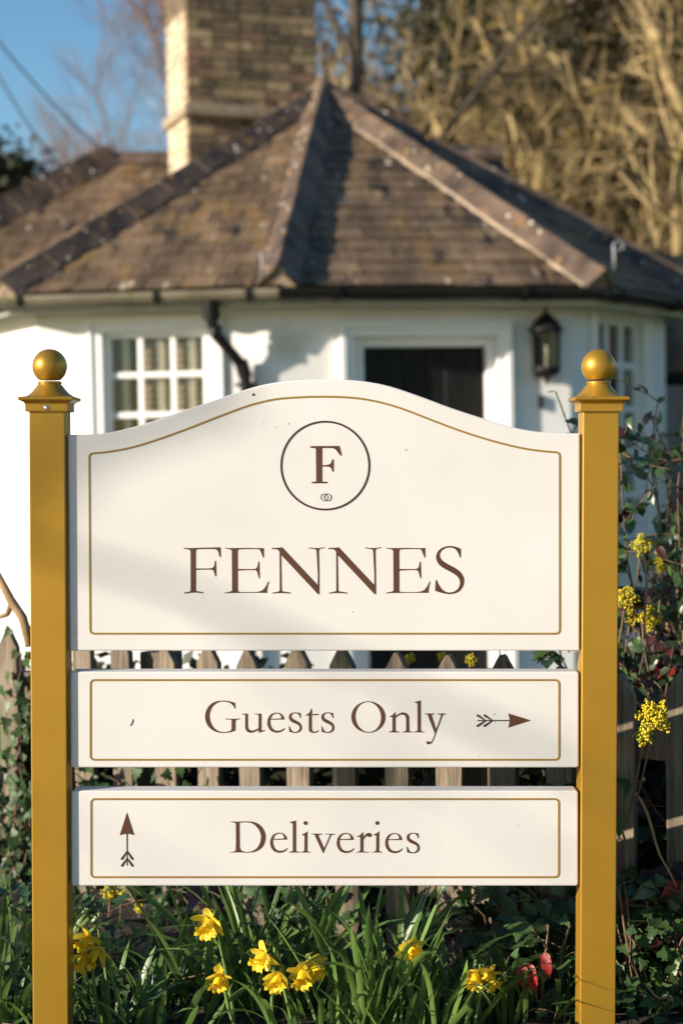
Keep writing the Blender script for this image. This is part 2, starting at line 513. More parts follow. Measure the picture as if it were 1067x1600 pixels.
WR.box(door, l0, l1, BASE + .02, lz, -.15, -.125)
door = door.obj('door', M['door'], lodge)
npk = 6
for i in range(npk):
    mb = MB(); w_ = (l1 - l0) / npk
    WR.box(mb, l0 + i * w_ + .003, l0 + (i + 1) * w_ - .003, BASE + .03, lz - .004, -.125, -.108 - .002 * (i % 2))
    bevel(mb.obj('door_plank', M['door'], door), .004, 1)
mb = MB(); hp = WR.P(l0 + .08, .95, -.105)
mb.lathe([(.0, 0), (.022, .004), (.026, .02), (.0, .03)], hp, 12)
mb.obj('door_knob', M['iron'], door, smooth=True)
st_ = MB(); WR.box(st_, da0 - .15, da1 + .15, BASE - .15, BASE + .02, .0, .32); bevel(st_.obj('doorstep', M['mortar'], lodge), .012, 2)
# inside: floor, back walls keep the rooms dark
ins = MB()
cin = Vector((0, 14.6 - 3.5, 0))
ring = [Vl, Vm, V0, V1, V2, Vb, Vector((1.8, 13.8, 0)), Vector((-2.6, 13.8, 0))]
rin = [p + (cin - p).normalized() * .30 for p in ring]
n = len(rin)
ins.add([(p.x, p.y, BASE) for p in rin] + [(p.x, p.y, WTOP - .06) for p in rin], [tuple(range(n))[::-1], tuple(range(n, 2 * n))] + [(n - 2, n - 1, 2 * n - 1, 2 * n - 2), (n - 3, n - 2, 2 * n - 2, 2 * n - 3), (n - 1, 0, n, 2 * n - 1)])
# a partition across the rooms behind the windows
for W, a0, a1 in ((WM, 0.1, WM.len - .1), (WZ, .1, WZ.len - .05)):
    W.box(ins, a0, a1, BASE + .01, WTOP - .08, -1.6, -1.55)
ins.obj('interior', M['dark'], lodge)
bk = MB()
Wx = Wall(Vb, Vector((1.8, 13.8, 0)), hat(150)); Wy = Wall(Vector((-2.6, 13.8, 0)), Vl, hat(-100))
for W in (Wx, Wall(Vector((1.8, 13.8, 0)), Vector((-2.6, 13.8, 0)), hat(180)), Wy): W.box(bk, 0, W.len, BASE, WTOP, -.1, 0)
bk.obj('wall', M['wall'], lodge)

# roof -------------------------------------------------------------
OV = .26
def inter(P, n1, Q, n2):           # meeting point of two eaves lines
    c1 = P.dot(n1) + OV; c2 = Q.dot(n2) + OV
    det = n1.x * n2.y - n1.y * n2.x
    return Vector(((c1 * n2.y - c2 * n1.y) / det, (n1.x * c2 - n2.x * c1) / det, EAVE))


E0 = inter(V0, nM, V0, nR); E1 = inter(V1, nR, V1, nZ); Em = inter(Vm, nL, Vm, nM); E2 = inter(V2, nZ, V2, nB)
El = Vl + nL * OV + Vector((0, 0, EAVE))
Eb = Vb + nB * OV + Vector((0, 0, EAVE))
APEX = at(505, 154, 14.0)


def clip(poly, A, B):              # keep the part left of A->B (2D)
    out = []
    for i in range(len(poly)):
        p, q = poly[i], poly[(i + 1) % len(poly)]
        sp = (B[0] - A[0]) * (p[1] - A[1]) - (B[1] - A[1]) * (p[0] - A[0])
        sq = (B[0] - A[0]) * (q[1] - A[1]) - (B[1] - A[1]) * (q[0] - A[0])
        if sp >= 0: out.append(p)
        if (sp >= 0) != (sq >= 0):
            t = sp / (sp - sq); out.append((p[0] + t * (q[0] - p[0]), p[1] + t * (q[1] - p[1])))
    return out


SLN = [0]
def slate_facet(parent, poly3, wid=.235, exp=.185, limit=300, seed=1):
    """poly3: eave left, eave right, then upper points anticlockwise; lays clipped slates course by course"""
    r = random.Random(seed)
    A, B = poly3[0], poly3[1]
    ex = (B - A).normalized()
    nn = (B - A).cross(poly3[-1] - A).normalized()
    if nn.z < 0: nn = -nn
    ey = nn.cross(ex).normalized()
    P2 = [((p - A).dot(ex), (p - A).dot(ey)) for p in poly3]
    # roof deck under the slates
    top = [p - nn * .004 for p in poly3]; low = [p - nn * .05 for p in poly3]
    k = len(poly3)
    mk('roof_deck', top + low, [tuple(range(k)), tuple(range(2 * k - 1, k - 1, -1))] + [(i, k + i, k + (i + 1) % k, (i + 1) % k) for i in range(k)], M['barkdark'], parent)
    ymax = max(p[1] for p in P2); xmin = min(p[0] for p in P2); xmax = max(p[0] for p in P2)
    rest = MB()
    row = 0
    y = -.03
    while y < ymax:
        x = xmin - wid * (.5 if row % 2 else 0) - r.random() * .03
        while x < xmax:
            g = .004
            jl = r.uniform(-.008, .008)
            poly = [(x + g, y + jl), (x + wid - g, y + jl + r.uniform(-.004, .004)), (x + wid - g, y + exp * 1.12), (x + g, y + exp * 1.12)]
            for i in range(k):
                Aq, Bq = P2[i], P2[(i + 1) % k]
                if i == 0: Aq = (Aq[0], Aq[1] - .05); Bq = (Bq[0], Bq[1] - .05)
                poly = clip(poly, Aq, Bq)
                if len(poly) < 3: break
            if len(poly) >= 3:
                ar = abs(sum(poly[i][0] * poly[(i + 1) % len(poly)][1] - poly[(i + 1) % len(poly)][0] * poly[i][1] for i in range(len(poly)))) / 2
                if ar > .0012:
                    lift = r.uniform(0, .006); side = r.uniform(-.02, .02)
                    m_ = len(poly)
                    def hgt(q): return .022 + lift - .012 * (q[1] - y) / (exp * 1.12) + side * (q[0] - x - wid / 2)
                    Vt = [A + ex * q[0] + ey * q[1] + nn * hgt(q) for q in poly]
                    Vb_ = [v - nn * .009 for v in Vt]
                    Fs = [tuple(range(m_)), tuple(range(2 * m_ - 1, m_ - 1, -1))] + [(i, m_ + i, m_ + (i + 1) % m_, (i + 1) % m_) for i in range(m_)]
                    if SLN[0] < limit:
                        mk('slate', Vt + Vb_, Fs, M['slate'], parent); SLN[0] += 1
                    else: rest.add(Vt + Vb_, Fs)
            x += wid
        y += exp; row += 1
    return rest


roof = MB()
slopes = [(Em, E0, APEX), (E0, E1, APEX), (E1, E2, APEX), (El, Em, APEX), (E2, Eb, APEX)]
rest_all = MB()
for i, s_ in enumerate(slopes):
    q = slate_facet(lodge, list(s_), seed=10 + i, limit=300)
    rest_all.add(q.V, q.F)
if rest_all.V: tag(rest_all.obj('slate_courses', M['slate'], lodge), kind='stuff')
bkf = [APEX, Eb, Vector((1.9, 13.9, EAVE)), Vector((-2.7, 13.9, EAVE)), El]
mk('roof_back', bkf, [(0, 1, 2), (0, 2, 3), (0, 3, 4)], M['slate'], lodge)


def hip_run(parent, lo, hi, n1, n2, half=.130, rise=.150, step=.46, start=-.04, end=0, pale=False):
    """V-shaped hip tiles laid up a hip; n1, n2 are the normals of the slopes left and right of it"""
    h = (hi - lo).normalized()
    f1 = h.cross(n1).normalized(); f2 = h.cross(n2).normalized()
    up = (n1 + n2).normalized()
    f1 = f1 if f1.x < 0 else -f1
    f2 = f2 if f2.x > 0 else -f2
    L_ = (hi - lo).length + end
    s_ = start; k = 0
    while s_ < L_ - .05:
        e = min(s_ + step + .02, L_)
        mb = MB()
        j = rng.uniform(-.006, .006)
        prof = lambda lift: [f1 * half + n1 * (.03 + lift + j), up * (rise + lift + j), f2 * half + n2 * (.03 + lift - j)]
        for sgn in (0, 1):
            pass
        a = [lo + h * s_ + v for v in prof(.009)]
        b = [lo + h * e + v for v in prof(.002)]
        V = a + b + [v - up * .03 for v in a] + [v - up * .03 for v in b]
        F = [(0, 1, 4, 3), (1, 2, 5, 4), (6, 9, 10, 7), (7, 10, 11, 8), (0, 3, 9, 6), (2, 8, 11, 5), (0, 6, 7, 1), (1, 7, 8, 2), (3, 4, 10, 9), (4, 5, 11, 10)]
        mb.add(V, F)
        bevel(mb.obj('hip_tile', M['hip'], parent), .008, 2, 20)
        s_ += step; k += 1
    for mm, nm, cnt_ in ((M['lichen'], 'white_lichen', 24), (M['lichenor'], 'orange_lichen', 12)):  # white discs paint bright glints along the lichened hips
        mb = MB()
        for q_ in range(cnt_):
            s2 = rng.uniform(.05, L_ - .1); side = rng.random() < .6
            fl_ = f1 if side else f2; nl_ = n1 if side else n2
            u_ = rng.uniform(.12, .95)
            a_ = lo + h * s2 + (up * (rise + .012)).lerp(fl_ * half + nl_ * .042, u_)
            nrm = ((fl_ * half + nl_ * .03) - up * rise).cross(h).normalized()
            nrm = nrm if nrm.dot(up) > 0 else -nrm
            e1 = h; e2 = nrm.cross(h); r0 = rng.uniform(.006, .016)
            pts_ = [a_ + (e1 * math.cos(t) + e2 * math.sin(t)) * r0 * rng.uniform(.75, 1.2) for t in np.linspace(0, 2 * math.pi, 8, endpoint=False)]
            mb.add(pts_ + [a_ + nrm * .006], [(i, (i + 1) % 8, 8) for i in range(8)])
        tag(mb.obj(nm, mm, parent), kind='stuff')
    # mortar plug in the open lower end
    a = [lo + h * (start + .02) + v for v in (f1 * (half - .01) + n1 * .012, up * (rise - .015), f2 * (half - .01) + n2 * .012)]
    e = [v + h * .10 for v in a]
    mk('mortar_plug', a + e, [(2, 1, 0), (3, 4, 5), (0, 1, 4, 3), (1, 2, 5, 4), (2, 0, 3, 5)], M['mortar'], parent)
    # mortar bedding under both edges
    for f, nn_ in ((f1, n1), (f2, n2)):
        mb = MB(); pts = []; rad = []
        m_ = 26
        for i in range(m_ + 1):
            pts.append(lo + h * (start + .03 + (L_ - start - .06) * i / m_) + f * (half + .008 + rng.uniform(-.008, .008)) + nn_ * .020)
            rad.append((.017 if pale and f is f1 else .013) + rng.uniform(-.010, .010))
        mb.tube(pts, rad, 6)
        mb.obj('mortar_bed', M['mortar'] if pale and f is f1 else M['hip'], parent, smooth=True)


def fn(a, b, c):
    v = (b - a).cross(c - a).normalized()
    return v if v.z > 0 else -v


rL, rM, rR, rZ, rB = fn(El, Em, APEX), fn(Em, E0, APEX), fn(E0, E1, APEX), fn(E1, E2, APEX), fn(E2, Eb, APEX)
hip_run(lodge, Em, APEX, rL, rM, half=.120, rise=.120)
hip_run(lodge, E0, APEX, rM, rR)
hip_run(lodge, E1, APEX, rR, rZ, half=.108, rise=.125, pale=True)
hip_run(lodge, E2, APEX, rZ, rB)
mb = MB(); mb.lathe([(.0, .14), (.06, .125), (.12, .06), (.15, -.02)], APEX + Vector((0, 0, .03)), 10)
mb.obj('apex_cap', M['hip'], lodge)


def hip_iron(px, py, Z, s=1.0):
    c = at(px, py, Z)
    pts = [c + Vector((-.045, -.06, -.16)) * s, c + Vector((-.04, -.03, -.05)) * s]
    for i in range(15):
        a = math.pi - i / 14 * math.pi * 1.75
        r_ = (.045 - .022 * i / 14) * s
        pts.append(c + Vector((r_ * math.cos(a), -.02, r_ * math.sin(a) + .02 * s)))
    mb = MB(); mb.tube(pts, .011 * s, 8)
    mb.obj('hip_iron', M['galv'], lodge, smooth=True)


hip_iron(966, 390, (E1.y + 3.5) - .1, .85)
hip_iron(418, 404, (E0.y + 3.5) - .12, .8)

# eaves: soffit, fascia and gutter along each wall
def eaves(A, B, n, mg, lab=None, brackets=()):
    t = (B - A).normalized(); L_ = (B - A).length
    def P(a, o, z): return A + t * a + n * o + Vector((0, 0, z))
    so = MB()
    so.hexa([P(0, -.30, -.075), P(L_, -.30, -.075), P(L_, -.03, -.075), P(0, -.03, -.075), P(0, -.30, -.055), P(L_, -.30, -.055), P(L_, -.03, -.055), P(0, -.03, -.055)])
    so.obj('soffit', M['soffit'], lodge)
    fa = MB()
    fa.hexa([P(0, -.045, -.13), P(L_, -.045, -.13), P(L_, -.02, -.13), P(0, -.02, -.13), P(0, -.045, -.015), P(L_, -.045, -.015), P(L_, -.02, -.015), P(0, -.02, -.015)])
    fa.obj('fascia', M['soffit'], lodge)
    # half-round gutter
    R_ = .062; c = (.05, -.035)
    prof = [(c[0] - R_ * math.cos(a), c[1] - R_ * math.sin(a)) for a in np.linspace(-.12, math.pi + .12, 14)]
    inn = [(c[0] - (R_ - .007) * math.cos(a), c[1] - (R_ - .007) * math.sin(a)) for a in np.linspace(math.pi + .12, -.12, 14)]
    pr = prof + inn
    m_ = len(pr)
    V = [P(a, o, z) for a in (-.02, L_ + .02) for o, z in pr]
    F = [(i, (i + 1) % m_, m_ + (i + 1) % m_, m_ + i) for i in range(m_)]
    g = mk('gutter', V, F, mg, lodge, smooth=False)
    if lab: g['label'] = lab
    for a in brackets:
        b = MB()
        for j in range(12):
            a1 = -.2 + (math.pi + .4) * j / 12; a2 = -.2 + (math.pi + .4) * (j + 1) / 12
            q = []
            for aa in (a1, a2):
                for rr in (R_ + .002, R_ + .014):
                    for da in (-.016, .016): q.append(P(a + da, c[0] - rr * math.cos(aa), c[1] - rr * math.sin(aa)))
            b.hexa([q[0], q[1], q[3], q[2], q[4], q[5], q[7], q[6]])
        b.obj('gutter_bracket', M['iron'], g)


eaves(Em, E0, nM, M['gutterpale'], 'pale weathered gutter above the left window', (.12, 1.02, 1.62))
eaves(E0, E1, nR, M['iron'], 'black gutter above the door', (.36, 1.62))
eaves(E1, E2, nZ, M['iron'], None, (.2, 1.1))
eaves(El, Em, nL, M['iron'], None, (.4, 1.5))
eaves(E2, Eb, nB, M['iron'])

# downpipe
p0 = at(329, 466, 10.75); p1 = at(331, 500, 10.78); p2 = at(336, 521, 10.80); p3 = at(378, 570, 10.93); p4 = at(384, 590, 10.95)
dp = MB()
dp.tube([p0, p1, p2, p2 + (p3 - p2) * .08, p3 - (p3 - p2) * .06, p3, p4, Vector((p4.x, p4.y, BASE))], .038, 12)
dpo = dp.obj('downpipe', M['iron'], lodge, smooth=True)
for pa, pb, rr in ((p0 + Vector((0, 0, .02)), p1 + Vector((0, 0, .0)), .056), (p2 + Vector((0, 0, .055)), p2 + Vector((0, 0, -.012)), .047), (p3 + Vector((-.008, 0, .03)), p4, .049)):
    mb = MB(); mb.tube([pa, pb], rr, 12); mb.obj('pipe_collar', M['iron'], dpo)
mb = MB()
mb.box(p4.x - .07, p4.x + .07, p4.y + .02, p4.y + .05, p4.z - .06, p4.z - .03); mb.obj('pipe_bracket', M['iron'], dpo)

# chimney
CF = hat(20); CT = Vector((-CF.y, CF.x, 0))
cl = at(292, 100, 13.9); cr_ = hit(497, 100, cl, CF)
WC = Wall(zero(cl), zero(cr_), CF)
CD = .66; CZ0 = 2.6; CZ1 = 5.9
core = MB(); WC.box(core, .012, WC.len - .012, CZ0, CZ1, -CD + .012, -.012)
chim = core.obj('chimney', M['mortar'], lodge)
course = .079
brs = []
ledge_z = at(400, 172, 13.95).z
nb = 0; zz = CZ0 + 0.25; row = 0
while zz < CZ1:
    for face in ('front', 'left', 'right'):
        Ln = WC.len if face == 'front' else CD
        x = 0.0 if row % 2 == 0 else -.112
        while x < Ln - .005:
            head = (row % 2 == 1)
            bl = .225 if not head else .1125
            if face != 'front': bl = .225 if head else .1125
            x0, x1 = max(0, x) + .005, min(Ln, x + bl) - .005
            x += bl
            if x1 - x0 < .02: continue
            pr = rng.uniform(-.002, .005)
            mb = MB()
            if face == 'front': WC.box(mb, x0, x1, zz + .005, zz + course - .006, -.05, pr)
            elif face == 'left':
                mb.hexa([WC.P(-pr, z, -o) if k == 0 else WC.P(.049, z, -o) for z in (zz + .005, zz + course - .006) for k, o in ((0, x0 if x0 > .052 else .052), (1, x0 if x0 > .052 else .052), (1, x1), (0, x1))]) if x1 > .06 else None
            else:
                if x1 > .06: mb.hexa([WC.P(WC.len - .049, z, -o) if k == 0 else WC.P(WC.len + pr, z, -o) for z in (zz + .005, zz + course - .006) for k, o in ((0, max(x0, .052)), (1, max(x0, .052)), (1, x1), (0, x1))])
            if mb.V: brs.append((face, zz, mb))
    zz += course; row += 1
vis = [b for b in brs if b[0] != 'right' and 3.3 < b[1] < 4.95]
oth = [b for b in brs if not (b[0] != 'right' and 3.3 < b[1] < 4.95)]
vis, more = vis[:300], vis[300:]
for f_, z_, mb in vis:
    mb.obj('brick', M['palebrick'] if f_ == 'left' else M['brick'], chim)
ob = MB()
for f_, z_, mb in oth + more: ob.add(mb.V, mb.F)
tag(ob.obj('brickwork', M['brick'], chim), kind='stuff')
lg = MB()
WC.box(lg, -.045, WC.len + .045, ledge_z - .045, ledge_z + .05, -CD - .045, .05)
bevel(lg.obj('chimney_ledge', M['mortar'], chim), .02, 3)
lg = MB(); WC.box(lg, -.06, WC.len + .06, CZ1, CZ1 + .18, -CD - .06, .06); bevel(lg.obj('chimney_cap', M['mortar'], chim), .02, 2)

# rear wing with hipped roof
A_ = at(176, 250, 15.0); 
Cc = Vector((-4.05, 12.6 - 3.5, EAVE))
Bq = A_ + Vector((3.4, 0.0, 0))
wing = empty('rear_wing', (-1.5, 11.5, BASE), 'lower slate roofed wing behind the lodge at the left', 'house wing')
Cr = Vector((2.0, Cc.y, EAVE)); Bk = Vector((Cc.x, 2 * A_.y - Cc.y, EAVE)); Br = Vector((2.0, Bk.y, EAVE))
SLN[0] = 0
q = slate_facet(wing, [Cc, Cr, Bq, A_], seed=31, limit=300, wid=.25, exp=.20)
if q.V: tag(q.obj('slate_courses', M['slate'], wing), kind='stuff')
mk('roof_deck', [Cc, A_, Bq, Br, Bk], [(0, 1, 4), (1, 2, 3, 4)], M['slate'], wing)
mb = MB(); mb.box(Cc.x + .3, 1.7, Cc.y + .3, Bk.y - .3, BASE, EAVE - .03); mb.obj('wall', M['wall'], wing)
hip_run(wing, Cc, A_, fn(Bk, Cc, A_), fn(Cc, Cr, A_), half=.14, rise=.15)
hip_run(wing, A_, Bq, fn(Cc, Cr, A_), fn(Cc, Cr, A_), half=.001, rise=.09) if False else None
rt = MB()
k = 0
x = A_.x
while x < Bq.x - .1:
    t_ = MB()
    for s_, yy in ((0, 0),):
        t_.hexa([(x, A_.y - .16, A_.z - .06), (x + .43, A_.y - .16, A_.z - .06), (x + .43, A_.y + .16, A_.z - .06), (x, A_.y + .16, A_.z - .06), (x, A_.y - .02, A_.z + .07), (x + .43, A_.y - .02, A_.z + .07), (x + .43, A_.y + .02, A_.z + .07), (x, A_.y + .02, A_.z + .07)])
    bevel(t_.obj('ridge_tile', M['hip'], wing), .008, 1); x += .435
gt = MB(); gt.tube([Cc + Vector((-.05, -.06, -.04)), Cr + Vector((0, -.06, -.04))], .055, 10); gt.obj('gutter', M['iron'], wing, smooth=True)

# low wing to the right of the lodge
sw = empty('side_wing', (4.2, 11.0, BASE), 'low white side wing with a dark roof at the right of the lodge', 'house wing')
mb = MB(); mb.box(2.95, 6.5, 9.75, 13.0, BASE, 1.86); swl = mb.obj('wall', M['wall'], sw)
mk('roof', [(2.5, 9.4, 1.90), (6.9, 9.4, 1.90), (6.9, 11.4, 3.0), (2.5, 11.4, 3.0), (2.5, 9.4, 1.80), (6.9, 9.4, 1.80), (6.9, 11.4, 2.9), (2.5, 11.4, 2.9)],
   [(0, 1, 2, 3), (7, 6, 5, 4), (0, 4, 5, 1), (3, 2, 6, 7), (0, 3, 7, 4), (1, 5, 6, 2)], M['slate'], sw)
mb = MB(); mb.box(2.97, 5.0, 9.70, 9.76, BASE + .1, 1.62); mb.obj('doorway', M['door'], sw)
gt = MB(); gt.tube([(2.5, 9.35, 1.82), (6.9, 9.35, 1.82)], .055, 10); gt.obj('gutter', M['iron'], sw, smooth=True)

# wall lantern beside the door (hangs on the wall: its own thing)
lc = WR.px(844.5, 545)
L0 = WR.P(lc[0], WR.px(844, 541)[1], .115)
lan = empty('wall_lantern', L0, 'black half round coach lantern on the white wall right of the door', 'lantern')
sc = 11.3 / FPX * 1.12
def lz_(py): return (541 - py) * sc
ln = MB()
ln.lathe([(.0, lz_(487)), (.008, lz_(488)), (.012, lz_(491)), (.006, lz_(494)), (.014, lz_(496)), (.03, lz_(498)), (.055, lz_(503)), (.086, lz_(510)), (.10, lz_(516)), (.118, lz_(519)), (.118, lz_(522)), (.10, lz_(523)), (.0, lz_(523))], (0, 0, 0), 24)
ln.obj('lantern_roof', M['iron'], lan, smooth=True, local=True)
ln = MB()
ln.lathe([(.0, lz_(571)), (.092, lz_(571)), (.098, lz_(573)), (.092, lz_(577)), (.072, lz_(582)), (.04, lz_(586)), (.018, lz_(588)), (.010, lz_(590)), (.014, lz_(593)), (.0, lz_(597))], (0, 0, 0), 24)
ln.obj('lantern_bowl', M['iron'], lan, smooth=True, local=True)
ang = [k * math.pi / 3 + .2 for k in range(6)]
for a in ang:
    ln = MB(); ln.tube([(.094 * math.cos(a), .094 * math.sin(a), lz_(523)), (.088 * math.cos(a), .088 * math.sin(a), lz_(571))], .009, 6)
    ln.obj('lantern_bar', M['iron'], lan, local=True)
for k in range(6):
    a, b = ang[k], ang[(k + 1) % 6]
    q = [(.092 * math.cos(a), .092 * math.sin(a), lz_(524)), (.092 * math.cos(b), .092 * math.sin(b), lz_(524)), (.086 * math.cos(b), .086 * math.sin(b), lz_(570)), (.086 * math.cos(a), .086 * math.sin(a), lz_(570))]
    mk('lantern_pane', q + [(x * .97, y * .97, z) for x, y, z in q], [(0, 1, 2, 3), (7, 6, 5, 4), (0, 4, 5, 1), (3, 2, 6, 7), (0, 3, 7, 4), (1, 5, 6, 2)], M['lampglass'], lan, local=True)
ln = MB(); ln.lathe([(.0, lz_(540)), (.012, lz_(542)), (.02, lz_(550)), (.02, lz_(557)), (.012, lz_(563)), (.012, lz_(571))], (0, 0, 0), 12)
ln.obj('bulb', M['bulb'], lan, smooth=True, local=True)
ln = MB()
for a0_, a1_ in ((lz_(523), lz_(571)),):
    c0 = nR * -.115
    q = []
    for dx, dy in ((-.06, .0), (.06, .0), (.06, .02), (-.06, .02)): q.append(WR.t * dx - nR * (.095 - dy + .0))
    ln.hexa([(v.x, v.y, lz_(585)) for v in q][::-1] + [(v.x, v.y, lz_(515)) for v in q][::-1])
ln.obj('back_plate', M['iron'], lan, local=True)
# bell push
ba, bz = WR.px(843.5, 627)
bl_ = MB(); WR.box(bl_, ba - .013, ba + .013, bz - .05, bz + .045, .001, .028)
bell = bevel(bl_.obj('bell_push', M['iron']), .006, 2)
tag(bell, 'small dark bell push on the white wall below the lantern', 'bell')
# ------------------------------------------------------------------ sign
LEAN = RAD(1.1)
sb = at(507, 1640, 3.5)
sign = empty('estate_sign', (sb.x, 0, 0), 'cream three board estate sign between two gold ball topped posts', 'sign', rot=(0, LEAN, 0))
SI = wm(sign).inverted()


def S(px, py, d=0.0):              # point on the sign seen at that pixel, in the sign's own axes, d behind the post fronts
    return SI @ at(px, py, 3.5 + d)


BF = .012                          # boards sit 12 mm behind the post fronts
PW = .0376
xL = (S(73.4, 690).x + S(80, 1590).x) / 2
xR = (S(938.8, 690).x + S(933, 1590).x) / 2


def catmull(pts, n=8):
    """pts: (x, y, corner?) closed; smooth through runs of non-corner points"""
    N = len(pts); out = []
    for i in range(N):
        p0, p1, p2, p3 = pts[i - 1], pts[i], pts[(i + 1) % N], pts[(i + 2) % N]
        out.append((p1[0], p1[1]))
        if p1[2] and p2[2]: continue
        a = p1 if p1[2] else p0; b = p2 if p2[2] else p3
        m1 = ((p2[0] - a[0]) / 2, (p2[1] - a[1]) / 2) if not p1[2] else None
        m2 = ((b[0] - p1[0]) / 2, (b[1] - p1[1]) / 2) if not p2[2] else None
        dx, dy = p2[0] - p1[0], p2[1] - p1[1]
        if m1 is None: m1 = (1.5 * dx - .5 * m2[0], 1.5 * dy - .5 * m2[1])
        if m2 is None: m2 = (1.5 * dx - .5 * m1[0], 1.5 * dy - .5 * m1[1])
        for k in range(1, n):
            t = k / n
            h00, h10, h01, h11 = 2 * t**3 - 3 * t**2 + 1, t**3 - 2 * t**2 + t, -2 * t**3 + 3 * t**2, t**3 - t**2
            out.append((h00 * p1[0] + h10 * m1[0] + h01 * p2[0] + h11 * m2[0], h00 * p1[1] + h10 * m1[1] + h01 * p2[1] + h11 * m2[1]))
    return out


def path(s):
    pts = []
    for tok in s.replace('|', ' ').split():
        c = not tok.startswith('~')
        x, y = tok.lstrip('~').split(',')
        pts.append((float(x), float(y), c))
    return pts


def filled(name, loops, m, parent, y=BF, thick=.0007):
    """flat lettering: closed loops (outer and holes) in sign axes (x, z), standing a hair proud of the board"""
    cu = bpy.data.curves.new(name, 'CURVE'); cu.dimensions = '2D'; cu.fill_mode = 'BOTH'; cu.extrude = thick / 2
    for lp in loops:
        sp = cu.splines.new('POLY'); sp.points.add(len(lp) - 1); sp.use_cyclic_u = True
        for q, (x, z) in zip(sp.points, lp): q.co = (x, z, 0, 1)
    tmp = bpy.data.objects.new('tmp', cu); COL.objects.link(tmp)
    dg = bpy.context.evaluated_depsgraph_get(); dg.update()
    me = bpy.data.meshes.new_from_object(tmp.evaluated_get(dg))
    bpy.data.objects.remove(tmp); bpy.data.curves.remove(cu)
    me.materials.clear(); me.materials.append(m); me.name = name
    me.transform(Matrix.Translation((0, y - thick / 2 - .0001, 0)) @ Matrix.Rotation(RAD(90), 4, 'X'))
    return link(name, me, parent)


def letter(s, org, sc, parent, m='brown', dx=0, dy=0, holes=()):
    lps = []
    for q in (s,) + tuple(holes):
        pts = catmull(path(q)) if isinstance(q, str) else q
        lps.append([(lambda v: (v.x, v.z))(S(org[0] + x / sc + dx, org[1] + y / sc + dy, BF)) for x, y in pts])
    return filled('letter', lps, M[m], parent)


def stroke(pts, wd, closed):
    """outline loops of a line of width wd through 2D points"""
    n = len(pts); L_ = []; R_ = []
    for i in range(n):
        a = pts[i - 1] if (closed or i) else pts[i]
        b = pts[(i + 1) % n] if (closed or i < n - 1) else pts[i]
        dx, dz = b[0] - a[0], b[1] - a[1]
        l = math.hypot(dx, dz) or 1
        nx, nz = -dz / l, dx / l
        k = 1.0
        if closed or 0 < i < n - 1:
            d1 = Vector((pts[i][0] - a[0], pts[i][1] - a[1])); 
            if d1.length > 1e-9:
                c = abs(d1.normalized().dot(Vector((dx / l, dz / l)))); k = 1 / max(c, .6)
        L_.append((pts[i][0] + nx * wd / 2 * k, pts[i][1] + nz * wd / 2 * k)); R_.append((pts[i][0] - nx * wd / 2 * k, pts[i][1] - nz * wd / 2 * k))
    return [L_, R_[::-1]] if closed else [L_ + R_[::-1]]


PXM = 3.5 / FPX
CTOP = [(106, 679.4), (125, 679), (145, 678.2), (170.9, 675.7), (218, 664.4), (265.4, 648.9), (320.5, 630), (375.6, 611.2), (415, 600.3), (454.3, 594.8), (493.7, 592.6), (515, 592.6), (539, 593.4), (570.9, 596), (610, 603.8), (657.5, 619.6), (704.7, 637.2), (756, 654), (795.3, 666.2), (834.6, 673.8), (870, 676.6), (905.5, 677.2)]
def board(loop_px, rounded, name='sign_board', label=None):
    V2 = [(lambda v: (v.x, v.z))(S(x, y, BF)) for x, y in loop_px]
    n = len(V2)
    V = [(x, BF, z) for x, z in V2] + [(x, BF + .052, z) for x, z in V2]
    F = [tuple(range(n - 1, -1, -1)), tuple(range(n, 2 * n))] + [(i, (i + 1) % n, n + (i + 1) % n, n + i) for i in range(n)]
    o = mk(name, V, F, M['cream'], sign, local=True)
    bm = bmesh.new(); bm.from_mesh(o.data)
    bmesh.ops.recalc_face_normals(bm, faces=bm.faces)
    bm.edges.ensure_lookup_table()
    if rounded:                    # folded corners seen from the front
        ed = [e for e in bm.edges if abs(e.verts[0].co.x - e.verts[1].co.x) < 1e-4 and abs(e.verts[0].co.z - e.verts[1].co.z) < 1e-4]
        bmesh.ops.bevel(bm, geom=ed, offset=.006, segments=4, affect='EDGES', profile=.5)
    bm.edges.ensure_lookup_table()
    ed = [e for e in bm.edges if len(e.link_faces) == 2 and e.calc_face_angle() > RAD(50) and (all(v.co.y < BF + 1e-4 for v in e.verts) or all(v.co.y > BF + .05 for v in e.verts))]
    bmesh.ops.bevel(bm, geom=ed, offset=.0035, segments=3, affect='EDGES', profile=.5)
    bm.to_mesh(o.data); bm.free()
    for p in o.data.polygons: p.use_smooth = False
    if label: o['label'] = label
    return o


def densify(pts, m=4):
    P = [(x, y, i in (0, len(pts) - 1)) for i, (x, y) in enumerate(pts)]
    out = catmull(P, m)
    k = (len(pts) - 1) * m + 1
    return out[:k]


def border(loop_px, parent):
    pts = [(lambda v: (v.x, v.z))(S(x, y, BF)) for x, y in loop_px]
    r = filled('border_line', stroke(pts, 3.0 * PXM, True), M['goldline'], parent)
    return r


def rounded_rect(x0, y0, x1, y1, r=6, top=None, xb0=None, xb1=None):
    xb0 = x0 if xb0 is None else xb0; xb1 = x1 if xb1 is None else xb1
    def arc(cx, cy, a0):
        return [(cx + r * math.cos(RAD(a0 + 90 * k / 5)), cy + r * math.sin(RAD(a0 + 90 * k / 5))) for k in range(6)]
    bot = arc(xb1 - r, y1 - r, 0) + arc(xb0 + r, y1 - r, 90)
    if top: return bot + arc(x0 + r, top[0][1] + r, 180) + top[1:-1] + arc(x1 - r, top[-1][1] + r, 270)
    return bot + arc(x0 + r, y0 + r, 180) + arc(x1 - r, y0 + r, 270)


